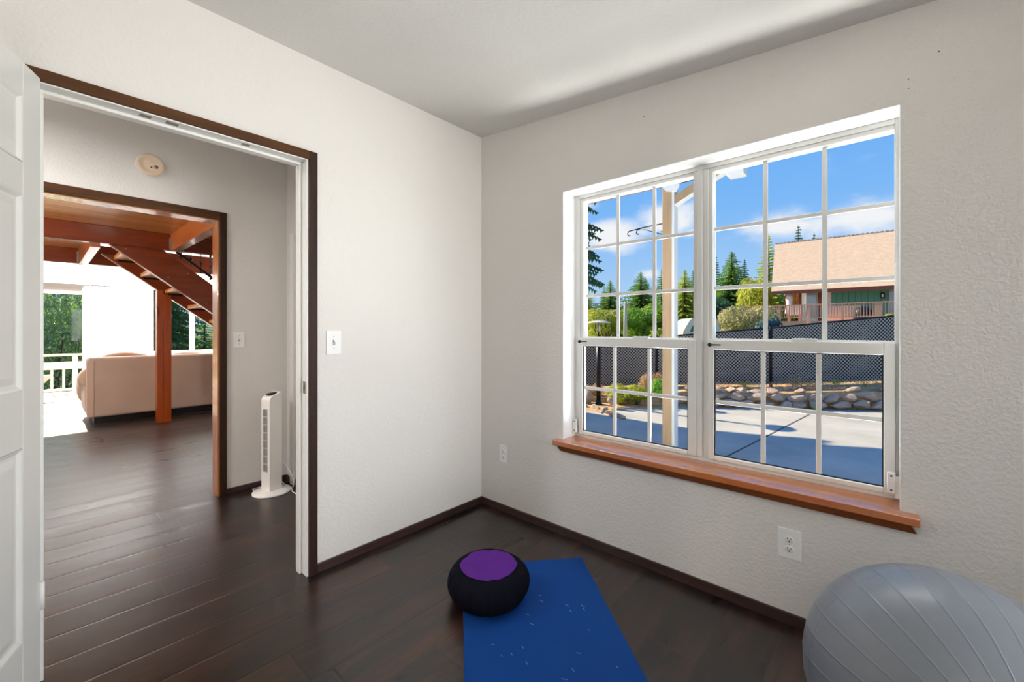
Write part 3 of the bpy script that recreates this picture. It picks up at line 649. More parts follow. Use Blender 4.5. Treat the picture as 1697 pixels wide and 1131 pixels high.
MB().lathe([(.014, 0), (.014, .002), (.006, .003), (.001, .003)], 16, Matrix.Translation(Vector((.105, 1.5, RB)) - bax * (RB + .0)) @ (-bax).to_track_quat('Z', 'Y').to_matrix().to_4x4()).build('air_plug', 'plastic_white', ball)

# fixtures added to carry the fill lamps (all outside the frame)
def ceil_fill(x, y, z, r, label):
    t_ = thing('ceiling_fill', label, 'ceiling light', (x, y, z)); MB().lathe([(r, 0), (r, .03), (r * .9, .034), (.01, .034)], 32, Matrix.Translation((x, y, z + .012))).build('fitting', 'plastic_white', t_)
    MB().lathe([(r * .95, .010), (r * .9, .004), (.01, .004)], 32, Matrix.Translation((x, y, z))).build('diffuser', 'fill_diffuser', t_)
ceil_fill(-2.9, -.75, 2.50, .18, 'added flush ceiling light of the hallway')
pl_ = thing('pendant_fill', 'added small pendant lamp hanging over the stairs, hidden by the hallway wall', 'pendant light', (-7.45, 2.9, 2.6))
MB().tube([(-7.45, 2.9, 2.86), (-7.45, 2.9, 2.66)], .004, 6).build('cord', 'black_metal', pl_); MB().lathe([(.02, 2.66), (.05, 2.64), (.13, 2.57), (.128, 2.568), (.05, 2.63)], 24, Matrix.Translation((-7.45, 2.9, 0))).build('lamp_shade', 'plastic_white', pl_)
for yy_, lb in ((.75, 'added slim linear wall washer on the living room ceiling facing the sliding door wall'), (3.6, 'added slim linear wall washer on the living room ceiling facing the far window')):
    ww_ = thing('far_wall_fill', lb, 'ceiling light', (-9.2, yy_, 2.86)); MB().bar((-9.225, yy_ - 1.25, 2.785), (-9.225, yy_ + 1.25, 2.785), .16, .02, (-.75, 0, -.75)).build('housing', 'plastic_white', ww_); MB().box(-9.22, -9.20, yy_ - .02, yy_ + .02, 2.79, 2.86).build('bracket', 'plastic_white', ww_)
ceil_fill(-9.0, -.4, 2.80, .28, 'added flush ceiling light near the sliding door')
ceil_fill(-8.9, 3.2, 2.80, .28, 'added flush ceiling light above the seating area')
def uplight(x, y, zt_, label):
    t_ = thing('fill_uplight', label, 'floor lamp', (x, y, 0))
    MB().lathe([(.14, 0), (.14, .02), (.02, .03)], 28).build('base', 'black_metal', t_, local=True)
    MB().tube([(0, 0, .02), (0, 0, zt_ - .12)], .012, 10).build('pole', 'black_metal', t_, local=True)
    MB().lathe([(.03, zt_ - .13), (.11, zt_ - .09), (.17, zt_ - .01), (.168, zt_ - .008), (.11, zt_ - .075), (.03, zt_ - .115)], 32).build('bowl_shade', 'plastic_white', t_, local=True)
uplight(.9, -1.0, 1.50, 'added uplighting floor lamp in the corner behind the camera')
uplight(-5.3, -1.9, 1.66, 'added uplighting floor lamp beside the hidden end of the living room doorway')

fl = thing('fill_light', 'added long low floodlight on the ground outside, hidden below the window sill', 'fill_light', (-.7, 2.8, -.2))
MB().bar((-1.47, 2.80, .093), (.07, 2.80, .093), .54, .03, (0, -.60, .80)).build('housing', 'black_metal', fl, .004)  # housing for the added low window fill
for x_ in (-1.3, -.1): MB().box(x_ - .02, x_ + .02, 2.80, 2.86, -.2, .08).build('leg', 'black_metal', fl)
fl = thing('eave_fill', 'added slim strip light under the eave outside, hidden above the window', 'light fixture', (-.7, 2.55, 2.38))
MB().bar((-1.42, 2.537, 2.377), (.02, 2.537, 2.377), .22, .02, (0, -.72, -.70)).build('housing', 'plastic_white', fl, .004)  # housing for the added high window fill
for x_ in (-1.3, -.1): MB().bar((x_, 2.54, 2.38), (x_, 2.30, 2.955), .02, .02).build('bracket', 'plastic_white', fl)

# ================================================================== LIVING ROOM
XF = -10.3
# far wall: slider opening y -1.6..(.49+.34) z 0..1.97 ; window y 1.385..3.6 z .74..1.99
w = MB(); w.box(XF - .15, XF, -3.6, -1.6, -.1, ZT); w.box(XF - .15, XF, -1.6, .83, 1.985, ZT); w.box(XF - .15, XF, .83, 1.385, -.1, ZT)
w.box(XF - .15, XF, 1.385, 3.7, -.1, .74); w.box(XF - .15, XF, 1.385, 3.7, 2.0, ZT); w.box(XF - .15, XF, 3.7, 5.75, -.1, ZT)
struct('wall_living', w, 'exterior_white', 'bright white far wall of the living room', 'wall')
struct('trim_6', B(XF, XF + .03, 1.05, 1.08, 0, 2.85), 'exterior_white', 'slim white vertical trim between sliding door and far window', 'trim')
struct('wall_living_end', B(XF, -4.15, 5.75, 5.90, -.3, ZT), 'exterior_white', 'north end wall of the living room', 'wall')
struct('wall_living_start', B(XF, XH, -3.7, -3.6, 0, ZT), 'exterior_white', 'south end wall of the living room', 'wall')
struct('wall_wing', B(-4.3, -4.15, 2.215, 5.75, -.3, ZT), 'exterior_white', 'east wall of the living room wing', 'wall')
struct('wall_partition', B(-4.3, XH - .12, 2.05 - .001, 2.2, 0, ZT), 'exterior_white', 'short partition behind the hallway', 'wall')
struct('ceiling', B(-6.25, XH - .12, -3.6, 2.05, 2.30, 2.42), 'pine_planks', 'varnished pine plank ceiling above the living room doorway', 'ceiling')
struct('ceiling', B(-8.25, -6.25, -3.6, .42, 2.302, 2.42), 'pine_planks', 'pine plank ceiling between the two dark beams', 'ceiling')
struct('ceiling', B(XF, -4.3, -3.6, 5.75, 2.86, 2.96), 'exterior_white', 'high white ceiling of the living room', 'ceiling')
# unseen roof of the house, outline shaped to throw the shade edge on the driveway
rf = MB(); top = 3.06
poly = [(-11.0, -4.2), (2.7, -4.2), (2.7, 2.6), (-4.62, 2.6), (-4.62, 5.85), (-5.3, 6.30), (-6.0, 6.36), (-6.7, 5.98), (-6.62, 6.38), (-7.26, 6.12), (-8.1, 5.86), (-9.0, 5.74), (-10.9, 5.70)]
rf.prism([(x, y, 2.96) for x, y in poly], (0, 0, .12)); struct('roof', rf, 'exterior_white', 'flat eave and roof of the house seen only by its shadow', 'roof')

def beam(x0, x1, y0, y1, z0, z1, m, label):
    o = MB().box(x0, x1, y0, y1, z0, z1).build('ceiling_beam', m, None, .006); return tag(o, label, 'beam')
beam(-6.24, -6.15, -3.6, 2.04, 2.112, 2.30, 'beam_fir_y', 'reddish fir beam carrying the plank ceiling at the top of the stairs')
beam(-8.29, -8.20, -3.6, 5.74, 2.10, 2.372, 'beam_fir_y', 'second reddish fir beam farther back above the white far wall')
bc = thing('ceiling_joist', 'short fir joist running toward the doorway, bright underside, right of the beam', 'joist', (-5, 1.03, 2.1))
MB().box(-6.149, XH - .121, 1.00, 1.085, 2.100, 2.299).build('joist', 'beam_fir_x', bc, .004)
MB().box(-6.148, -6.09, .985, .999, 2.12, 2.25).build('joist_hanger', 'steel', bc, .001)
bc = thing('ceiling_joist', 'stubby fir joist hung between the two beams left of the stair head', 'joist', (-7, .4, 2.1))
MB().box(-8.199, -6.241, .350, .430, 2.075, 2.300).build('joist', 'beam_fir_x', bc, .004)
MB().box(-8.198, -8.13, .335, .349, 2.09, 2.26).build('joist_hanger', 'steel', bc, .001)

# staircase
stc = thing('staircase', 'open orange fir staircase descending to the right in the living room', 'staircase', (-6.6, 1.2, 0))
def zl(y): return 1.715 - .775 * (y - 1.0)
def stringer(x0, x1, zt=2.111, top=None):
    pts = [(x0, 1 - (zt - 1.715) / .775, zt), (x0, 1 - (zt - 2.060) / .775, zt), (x0, 3.25, zl(3.25) + .345), (x0, 3.25, 0), (x0, 1 + 1.715 / .775, 0)]
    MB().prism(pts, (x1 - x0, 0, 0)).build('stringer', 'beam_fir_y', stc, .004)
stringer(-6.245, -6.155); stringer(-7.095, -7.005)
ty, tz = .621, 2.050
for i in range(10):
    MB().box(-7.004, -6.246, ty - .02, ty + .235, tz - .0, tz + .045).build('tread', 'bright_fir_y', stc, .004)
    MB().box(-7.004, -6.98, ty + .01, ty + .21, tz - .022, tz - .001).build('tread_bracket', 'black_metal', stc); MB().box(-6.27, -6.246, ty + .01, ty + .21, tz - .022, tz - .001).build('tread_bracket', 'black_metal', stc)
    ty += .239; tz -= .1895
for i in range(9):
    y = .62 + i * .18; MB().lathe([(.006, 0), (.006, .004), (.0005, .005)], 8, Matrix.Translation((-6.155, y, zl(y) + .07 + .2 * (i % 2))) @ Matrix.Rotation(PI / 2, 4, 'Y')).build('bolt_head', 'steel', stc)
rl = thing('stair_railing', 'black iron stair railing with twisted balusters above the near stringer', 'railing', (-6.2, 1.3, 2))
MB().bar((-6.2, 1.06, 2.110 + .0), (-6.2, 3.2, 2.110 - .775 * 2.14), .030, .026).build('bottom_rail', 'black_metal', rl)
y = 1.105
while y < 2.0:
    zb_ = 2.11 - .775 * (y - 1.06)
    z1_ = 2.111; bb = MB()
    n = max(int((z1_ - zb_) / .012), 2); pts = []; rr = []
    for i in range(n + 1):
        z = zb_ - .045 + (z1_ - zb_ + .045) * i / n; pts.append((-6.2, y, z)); k = (z * 7.3 + y * 3) % 1.0
        rr.append(.0055 + (.011 * math.exp(-((k - .5) / .10) ** 2)))
    bb.tube(pts, rr, 6, smooth=False); bb.build('baluster', 'black_metal', rl); y += .096

# timber post: two boards, visible joint
ps = thing('wooden_post', 'orange knotty timber post standing in front of the sofa under the stairs', 'post', (-7.05, 1.07, 0))
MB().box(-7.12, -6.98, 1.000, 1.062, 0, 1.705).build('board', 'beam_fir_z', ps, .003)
MB().box(-7.118, -6.982, 1.065, 1.145, 0, 1.66).build('board', 'beam_fir_z', ps, .003)

# sofa (seen from behind)
so = thing('sofa', 'long beige microfibre sofa seen from behind in the living room', 'sofa', (-7.95, 1.9, 0))
def rbox(x0, x1, y0, y1, z0, z1, name, m, bev=.03, seg=4):
    return MB().box(x0, x1, y0, y1, z0, z1).build(name, m, so, bev, seg)
rbox(-7.72, -7.480, .395, 3.4, .085, .845, 'back', 'sofa_microfibre', .035)
MB().box(-7.482, -7.473, .390, .455, .10, .80).build('back_corner_strip', 'sofa_lit', so, .004)
rbox(-8.45, -7.70, .64, 3.3, .10, .42, 'seat', 'sofa_microfibre', .04)
rbox(-8.48, -7.71, .385, .63, .085, .60, 'arm', 'sofa_lit', .07, 5)
ar = MB().tube([(-8.50, .47, .50), (-8.1, .47, .55), (-7.72, .47, .58)], [.13, .14, .13], 20); ar.build('arm_roll', 'sofa_lit', so)
fr_ = MB().lathe([(.02, -.06), (.10, -.05), (.13, 0), (.10, .05), (.02, .06)], 20, Matrix.Translation((-8.50, .47, .40)) @ Matrix.Diagonal((.7, 1, 2.1, 1)) @ Matrix.Rotation(PI / 2, 4, 'Y')); fr_.build('arm_front', 'sofa_lit', so)
MB().box(-8.40, -7.54, .46, 3.35, 0, .084).build('plinth', 'black_metal', so)
for i, (ya, yb_) in enumerate(((.50, 1.10), (1.12, 1.75), (1.77, 2.5))):
    c = MB(); n1, n2 = 12, 8; vs = []
    hh = (.905, .870, .935)[i]
    for a_ in range(n1 + 1):
        for b_ in range(n2 + 1):
            u = a_ / n1; vv = b_ / n2; bulge = (math.sin(PI * u) ** .5) * (math.sin(PI * vv) ** .5)
            vs.append((-7.90 + .16 * vv, ya + (yb_ - ya) * u, .78 + (hh - .78) * bulge * (1 - .3 * u if i == 0 else .8 + .2 * u)))
    fs = [(a_ * (n2 + 1) + b_, (a_ + 1) * (n2 + 1) + b_, (a_ + 1) * (n2 + 1) + b_ + 1, a_ * (n2 + 1) + b_ + 1) for a_ in range(n1) for b_ in range(n2)]
    c.add(vs, fs, True); c.box(-7.90, -7.74, ya, yb_, .43, .781); c.build('back_cushion', 'cushion_brown', so)

# sliding door, blinds, valance
sd_ = sthing('door_2', 'white sliding glass door to the deck at the far left of the living room', 'sliding door', (XF, .2, 0))
m = MB(); m.box(XF - .12, XF - .04, -1.6, -1.55, 0, 1.985); m.box(XF - .12, XF - .04, .78, .83, 0, 1.985); m.box(XF - .12, XF - .04, -1.55, .78, 1.915, 1.985); m.box(XF - .12, XF - .04, -1.55, .78, 0, .04)
m.build('door_frame', 'vinyl_white', sd_, .003)
m = MB(); m.box(XF - .10, XF - .06, -.36, -.26, .04, 1.915); m.box(XF - .10, XF - .06, -.26, .78, 1.80, 1.915); m.box(XF - .10, XF - .06, -.26, .78, .04, .055); m.box(XF - .10, XF - .06, .68, .78, .04, 1.9); m.build('sliding_sash', 'vinyl_white', sd_, .003)
MB().box(XF - .082, XF - .078, -1.55, .78, .04, 1.9).build('pane', 'window_glass', sd_)
bl = thing('vertical_blind', 'white vertical blind stacked at the right of the sliding door', 'blind', (XF + .06, .66, 0))
MB().box(XF + .005, XF + .11, -1.65, .835, 1.965, 2.10).build('valance', 'blind_white', bl, .003)
for i in range(14):
    y = .505 + i * .0245; a_ = math.radians(66); sx_ = math.cos(a_) * .0; MB().bar((XF + .055, y, .03), (XF + .055, y, 1.965), .0015, .085, (math.sin(.42), math.cos(.42) * .25, 0)).build('slat', 'blind_white', bl)
w3 = sthing('window_3', 'white-framed living room window behind the stairs and sofa', 'window', (XF, 2.5, .74))
m = MB()
for (a_, b_, c_, d_) in ((1.385, 1.43, .74, 2.0), (3.65, 3.7, .74, 2.0), (1.43, 3.65, .74, .785), (1.43, 3.65, 1.95, 2.0), (1.985, 2.06, .785, 1.95), (2.8, 2.87, .785, 1.95)): m.box(XF - .12, XF - .03, a_, b_, c_, d_)
m.build('window_frame', 'vinyl_white', w3, .003); MB().box(XF - .08, XF - .076, 1.43, 3.65, .785, 1.95).build('pane', 'window_glass', w3)
MB().box(XF - .03, XF + .03, 1.36, 3.72, .715, .742).build('window_sill', 'vinyl_white', w3, .003)

# deck outside the living room
dk = thing('deck', 'cream railed timber deck outside the sliding door', 'deck', (-11.3, .5, -.05))
MB().box(-12.15, XF - .151, -2.5, 5.5, -.12, -.03).build('deck_floor', 'deck_boards', dk)
MB().box(-12.02, -11.97, -2.5, 5.5, .68, .722).build('top_rail', 'deck_cream', dk, .003)
MB().box(-12.03, -11.96, -2.5, 5.5, .425, .562).build('middle_rail', 'deck_cream', dk, .003)
MB().box(-12.02, -11.97, -2.5, 5.5, .002, .047).build('bottom_rail', 'deck_cream', dk, .003)
y = -.80
while y < 4.5:
    MB().box(-12.015, -11.98, y, y + .036, .047, .425).build('baluster', 'deck_cream', dk); y += .156
for y in (-1.0, .43, 1.86, 3.3): MB().box(-12.03, -11.95, y, y + .07, -.03, .722).build('deck_post', 'deck_cream', dk, .003)
dc = thing('deck_chair', 'dark red deck chair behind the deck railing', 'chair', (-11.2, -.1, -.03))
MB().bar((-11.35, -.35, .22), (-11.0, -.1, .26), .35, .03).build('seat', 'deck_chair_red', dc); MB().bar((-11.0, -.1, .26), (-10.85, 0.0, .40), .35, .03).build('backrest', 'deck_cream', dc)
for (x_, y_) in ((-11.3, -.4), (-11.3, -.2), (-11.0, -.2), (-11.0, 0.0)): MB().box(x_, x_ + .03, y_, y_ + .03, -.03, .23).build('leg', 'deck_cream', dc)

# ================================================================== OUTSIDE
GZ = -.2
def T(x, y):
    z = -.1 + .04 * (y - 10) + .05 * (x + 3)
    if x < -12: z -= .02 * (-12 - x)
    return z
# driveway
dv = MB(); pts = [(-4.14, 2.22), (3.5, 2.22), (3.5, 11.6), (.6, 10.1), (-.1, 9.72), (-.93, 9.08), (-1.75, 8.53), (-2.33, 8.10), (-2.73, 7.88), (-2.97, 7.60), (-3.5, 7.3), (-4.14, 7.1)]
dv.prism([(x, y, GZ - .1) for x, y in pts], (0, 0, .1)); tag(dv.build('driveway', 'driveway_concrete'), 'pale concrete driveway outside the window, half in the blue shade of the house', 'driveway', None, 'structure')
jt = thing('driveway_joint', 'dark control joints cut across the concrete driveway', 'joint', (-1.2, 6.5, GZ)); jt['kind'] = 'structure'
MB().bar((-.93, 9.0, GZ + .001), (-1.62, 2.4, GZ + .001), .022, .004).build('cross_joint', 'joint_dark', jt)

# terrain beyond (one height field)
gm = MB(); nx_, ny_ = 60, 60; vs = []
for i in range(nx_ + 1):
    for j in range(ny_ + 1):
        x = -80 + 140 * i / nx_; y = -60 + 180 * (j / ny_); vs.append((x, y, -1.2 if (y < 8.0 + max(0, (x + 3) * .8)) or x < -13 and y < 12 else T(x, y) + .1 * noise.noise((x * .3, y * .3, 0))))
fs = [(i * (ny_ + 1) + j, (i + 1) * (ny_ + 1) + j, (i + 1) * (ny_ + 1) + j + 1, i * (ny_ + 1) + j + 1) for i in range(nx_) for j in range(ny_)]
gm.add(vs, fs, True); tag(gm.build('hillside', 'hillside'), 'grassy hillside rising behind the fence', 'ground', None, 'structure')
# bank behind the stone wall up to the fence
FP = [(-8.5, 7.1, .90, -.25), (-5.693, 8.325, .971, -.172), (-3.819, 9.062, 1.015, -.022), (-1.801, 9.928, 1.214, .084), (.136, 11.257, 1.463, .206), (2.2, 12.7, 1.70, .33)]
wall_line = [(-4.6, 6.9), (-3.75, 7.25), (-3.15, 7.45), (-2.80, 8.02), (-2.33, 8.22), (-1.75, 8.65), (-.93, 9.20), (-.10, 9.84), (.8, 10.4), (2.4, 11.4)]
topz = [-.06, -.04, .0, .08, .10, .085, .12, .15, .17, .2]
bk = MB(); 
def fence_at(s):
    s = max(0, min(.9999, s)) * (len(FP) - 1); i = int(s); f_ = s - i; return [FP[i][k] * (1 - f_) + FP[i + 1][k] * f_ for k in range(4)]
nb = 60; vs = []; rows = 6
for i in range(nb + 1):
    s = i / nb; q = s * (len(wall_line) - 1); k = min(int(q), len(wall_line) - 2); f_ = q - k
    wxx = wall_line[k][0] * (1 - f_) + wall_line[k + 1][0] * f_; wyy = wall_line[k][1] * (1 - f_) + wall_line[k + 1][1] * f_; wz = topz[k] * (1 - f_) + topz[k + 1] * f_
    F = fence_at(.16 + s * .80)
    vs.append((wxx - .05, wyy + .05, GZ - .12))
    for r_ in range(rows + 1):
        g_ = r_ / rows * 1.25; e = g_ if g_ <= 1 else 1
        vs.append((wxx + (F[0] - wxx) * g_, wyy + (F[1] - wyy) * g_, wz + (F[3] - wz) * e - .05 + (.03 * noise.noise((wxx * 4 + g_ * 3, wyy * 4, g_)))))
R_ = rows + 2
fs = [(i * R_ + j, (i + 1) * R_ + j, (i + 1) * R_ + j + 1, i * R_ + j + 1) for i in range(nb) for j in range(R_ - 1)]
bk.add(vs, fs, True); tag(bk.build('soil_bank', 'dry_soil'), 'strip of dry sandy soil between the stone wall and the chain link fence', 'ground', None, 'structure')
# planter soil left near the lamp
pb = MB(); pb.prism([(x, y, GZ - .1) for x, y in [(-3.09, 6.03), (-3.577, 6.565), (-3.40, 6.99), (-2.93, 7.365), (-2.75, 7.95), (-3.8, 9.0), (-5.9, 8.2), (-4.9, 6.6), (-4.22, 6.36), (-3.90, 6.34), (-3.55, 6.24)]], (0, 0, .115)); tag(pb.build('planter_bed', 'dry_soil'), 'low planting bed around the garden lamp', 'ground', None, 'structure')

# ---- chain link fence with dark slats
def lerpF(i, f_): return [FP[i][k] * (1 - f_) + FP[i + 1][k] * f_ for k in range(4)]
fe = thing('chain_link_fence', 'chain link fence with black privacy slats behind the stone wall', 'fence', (-1.8, 9.93, 0))
for i in range(len(FP) - 1):
    A = FP[i]; Bq = FP[i + 1]; a3 = Vector((A[0], A[1], 0)); b3 = Vector((Bq[0], Bq[1], 0)); ln = (b3 - a3).length; d = (b3 - a3).normalized(); nrm = Vector((d.y, -d.x, 0))
    def zb(f_): return A[3] * (1 - f_) + Bq[3] * f_
    def zt(f_): return A[2] * (1 - f_) + Bq[2] * f_
    s_ = MB(); k = int(ln / .064)
    for q in range(k):
        f0 = (q + .0) / k; f1 = (q + .985) / k; p0 = a3.lerp(b3, f0); p1 = a3.lerp(b3, f1); off = nrm * -.006
        s_.add([(p0.x + off.x, p0.y + off.y, zb(f0)), (p1.x + off.x, p1.y + off.y, zb(f1)), (p1.x + off.x, p1.y + off.y, zt(f1)), (p0.x + off.x, p0.y + off.y, zt(f0)),
                (p0.x - off.x * .2, p0.y - off.y * .2, zb(f0)), (p1.x - off.x * .2, p1.y - off.y * .2, zb(f1)), (p1.x - off.x * .2, p1.y - off.y * .2, zt(f1)), (p0.x - off.x * .2, p0.y - off.y * .2, zt(f0))],
               [(0, 1, 2, 3), (4, 7, 6, 5), (0, 4, 5, 1), (3, 2, 6, 7), (0, 3, 7, 4), (1, 5, 6, 2)])
    s_.build('slat_panel', 'fence_slat', fe)
    wr = MB(); k = int(ln / .064); hh = min(A[2] - A[3], Bq[2] - Bq[3]); nzz = int(hh / .032)
    for q in range(k):
        for z_ in range(nzz):
            fa = (q + (.5 if z_ % 2 else 0)) / k; fb = (q + (0 if z_ % 2 else .5)) / k
            for (f0, f1) in ((fa, fb), (fa, fb + (0 if z_ % 2 == 0 else 0))):
                pass
            p0 = a3.lerp(b3, fa); p1 = a3.lerp(b3, fb)
            z0_ = zb(fa) + (zt(fa) - zb(fa)) * z_ / nzz; z1_ = zb(fb) + (zt(fb) - zb(fb)) * (z_ + 1) / nzz
            o1 = nrm * (.008); wdt = .0075
            P0 = Vector((p0.x, p0.y, z0_)) + o1; P1 = Vector((p1.x, p1.y, z1_)) + o1; wr.bar(P0, P1, wdt, wdt, tuple(nrm))
            fc = fb + (.5 / k) * (1 if z_ % 2 else -1) * 0; 
            # crossing wire
            fa2 = (q + (.5 if z_ % 2 else 0)) / k; fb2 = (q + (1.0 if z_ % 2 else -.5)) / k
            if 0 <= fb2 <= 1:
                p1 = a3.lerp(b3, fb2); z1_ = zb(fb2) + (zt(fb2) - zb(fb2)) * (z_ + 1) / nzz; wr.bar(P0 + nrm * .003, Vector((p1.x, p1.y, z1_)) + o1 + nrm * .003, wdt, wdt, tuple(nrm))
    wr.build('wire_mesh', 'fence_wire', fe)
    MB().tube([(A[0], A[1], A[2] + .01), (Bq[0], Bq[1], Bq[2] + .01)], .020, 8).build('top_rail', 'black_metal', fe)
for (x, y, zt_, zb_) in FP[1:]:
    MB().tube([(x, y - .03, zb_ - .3), (x, y - .03, zt_ + .05)], .028, 10).build('fence_post', 'black_metal', fe)

# ---- stones
def rock_mesh(seed, m):
    rnd = random.Random(seed); bm = bmesh.new(); bmesh.ops.create_icosphere(bm, subdivisions=3, radius=1.0)
    pl = [(Vector((rnd.gauss(0, 1), rnd.gauss(0, 1), rnd.gauss(0, 1))).normalized(), rnd.uniform(.55, .85)) for _ in range(11)]
    for v in bm.verts:
        p = v.co.copy()
        for (n_, d_) in pl:
            k = p.dot(n_)
            if k > d_: p -= n_ * (k - d_)
        p *= 1 + .09 * noise.noise(p * 2.4 + Vector((seed, 0, 0))); v.co = p
    me = bpy.data.meshes.new('boulder'); bm.to_mesh(me); bm.free(); me.materials.append(MATS[m])
    return me
RK = [rock_mesh(s, ('rock_tan', 'rock_grey')[s % 2]) for s in range(8)]
def rock(x, y, z, sx_, sy_, sz_, rz, k, label, group):
    o = bpy.data.objects.new('boulder', RK[k % 8]); COL.objects.link(o); o.location = (x, y, z); o.scale = (sx_, sy_, sz_); o.rotation_euler = (random.uniform(-.2, .2), random.uniform(-.2, .2), rz)
    tag(o, label, 'boulder', group); return o
rnd = random.Random(3)
segs = [(-2.80, 7.92), (-2.33, 8.12), (-1.75, 8.56), (-.93, 9.12), (-.10, 9.76), (.75, 10.35)]
def along(s):
    tot = [0]
    for i in range(len(segs) - 1): tot.append(tot[-1] + (Vector(segs[i + 1]) - Vector(segs[i])).length)
    s = min(s, tot[-1] - .001)
    for i in range(len(segs) - 1):
        if s <= tot[i + 1]:
            f_ = (s - tot[i]) / (tot[i + 1] - tot[i]); return Vector(segs[i]).lerp(Vector(segs[i + 1]), f_), (Vector(segs[i + 1]) - Vector(segs[i])).normalized(), tot[-1]
_, _, TOT = along(.1)
ORD = 'first second third fourth fifth sixth seventh eighth ninth tenth eleventh twelfth thirteenth fourteenth fifteenth sixteenth seventeenth eighteenth nineteenth twentieth'.split()
for (row, zc, szc, dy, lab, grp) in ((0, GZ + .055, .085, 0, 'tan boulder, %s from the left in the bottom course of the dry stone wall', 'bottom course boulders'),
                                (1, GZ + .185, .075, .07, 'grey-brown boulder, %s from the left in the middle course of the dry stone wall', 'middle course boulders'),
                                (2, GZ + .275, .055, .16, 'small flat boulder, %s from the left along the top of the dry stone wall', 'capping boulders')):
    s = rnd.uniform(0, .08); cnt = 0
    while s < TOT - .05:
        wd = rnd.uniform(.11, .21) * (1 if row < 2 else .85); p, d_, _ = along(s + wd); nn = Vector((-d_.y, d_.x))
        if row == 2 and rnd.random() < .25: s += wd * 2; continue
        q = p + nn * (dy + rnd.uniform(-.03, .03))
        rock(q.x, q.y, zc + rnd.uniform(-.015, .02) + (.03 if s > 2.4 else 0), wd * 1.12, rnd.uniform(.10, .15), szc * rnd.uniform(.9, 1.25), math.atan2(d_.y, d_.x) + rnd.uniform(-.2, .2), rnd.randrange(8), lab % ORD[cnt], grp); cnt += 1
        s += wd * 1.9
for q_, (x, y, r_) in enumerate(((-4.08, 6.50, .09), (-3.86, 6.50, .09), (-3.60, 6.36, .10), (-3.42, 6.26, .075), (-3.28, 6.17, .085), (-3.14, 6.09, .065))):
    rock(x, y, GZ + .02, r_ * 1.3, r_ * .8, r_ * .7, rnd.uniform(0, 3), rnd.randrange(8), 'low edging stone, %s from the left in the curve by the garden lamp' % ORD[q_], 'edging stones by the lamp')
rock(-4.28, 6.85, GZ + .10, .17, .14, .15, .4, 2, 'pinkish boulder in the bed left of the lamp pole', None)
rock(-3.66, 6.75, GZ + .14, .10, .07, .08, 1.2, 3, 'small upright rock leaning right beside the lamp pole', None)

# ---- foliage builders
def conifer_mesh(seed, dens=1.0, droop=.25, width=.22, shape=1.0, base=.04, k=4, wf=.20):
    """unit-height tree, returns (foliage MB)"""
    r = random.Random(seed); m = MB(); lev = int(34 * dens)
    for i in range(lev):
        t_ = base + (1 - base) * (i / lev) ** .95; rad = width * (1 - t_) ** (.85 * shape) * r.uniform(.75, 1.12) + .006
        nb_ = max(4, int(11 * (1 - t_) + 4))
        a0 = r.uniform(0, 6.28)
        for b_ in range(nb_):
            a = a0 + 6.283 * b_ / nb_ + r.uniform(-.25, .25); ln_ = rad * r.uniform(.65, 1.15); rise = r.uniform(-.1, .15)
            ca, sa = math.cos(a), math.sin(a)
            for s_ in range(k):
                q0 = s_ / k; q1 = (s_ + 1.25) / k; l0 = ln_ * q0; l1 = ln_ * q1
                z0 = t_ + l0 * rise - droop * ln_ * q0 * q0 * .9; z1 = t_ + l1 * rise - droop * ln_ * q1 * q1 * .9
                w_ = ln_ * wf * (1.15 - q0) * (r.uniform(.55, 1.3) if k > 4 else 1) + .004 * 4 / k; jz = r.uniform(-.006, .004)
                for sd in (-1, 1):
                    ex = (ca * (l1) - sd * sa * w_, sa * (l1) + sd * ca * w_, (z0 + z1) / 2 - w_ * .45 + jz)
                    m.add([(ca * l0, sa * l0, z0), ex, (ca * l1 * 1.04, sa * l1 * 1.04, z1)], [(0, 1, 2)])
                hz = .012 + w_ * .35
                m.add([(ca * l0, sa * l0, z0 + hz * .4), (ca * (l0 + l1) / 2, sa * (l0 + l1) / 2, (z0 + z1) / 2 - hz), (ca * l1, sa * l1, z1)], [(0, 1, 2)])
    m.tube([(0, 0, .93), (0, 0, 1.0)], [.006, .001], 4)
    return m
CT = {}
def conifer(x, y, zt_, label, kind=0, mt='needle_mid', width=.22, group=None, h=None, cat='tree'):
    zg = T(x, y) - .1; H_ = h or (zt_ - zg); zg = zt_ - H_
    key = (kind, mt)
    t_ = thing('conifer', label, cat, (x, y, zg), group, random.uniform(0, 6))
    if key not in CT:
        args = [dict(seed=1), dict(seed=2, dens=.9, width=.19), dict(seed=3, dens=1.1, width=.26), dict(seed=4, dens=.95, width=.24, droop=.12, k=8, wf=.24), dict(seed=5, dens=1.7, width=.24, shape=.8, base=.33, k=12, wf=.13), dict(seed=6, dens=1.5, width=.30, k=7, wf=.17)][kind]
        fo = conifer_mesh(**args).build('foliage', mt, t_, local=True); tr = MB().tube([(0, 0, 0), (0, 0, .5), (0, 0, .96)], [.014, .009, .002], 7).build('trunk', 'bark', t_, local=True); CT[key] = (fo.data, tr.data)
    else:
        for nm, me in (('foliage', CT[key][0]), ('trunk', CT[key][1])):
            o = bpy.data.objects.new(nm, me); COL.objects.link(o); o.parent = t_
    wsc = width / .22
    t_.scale = (H_ * wsc, H_ * wsc, H_); return t_
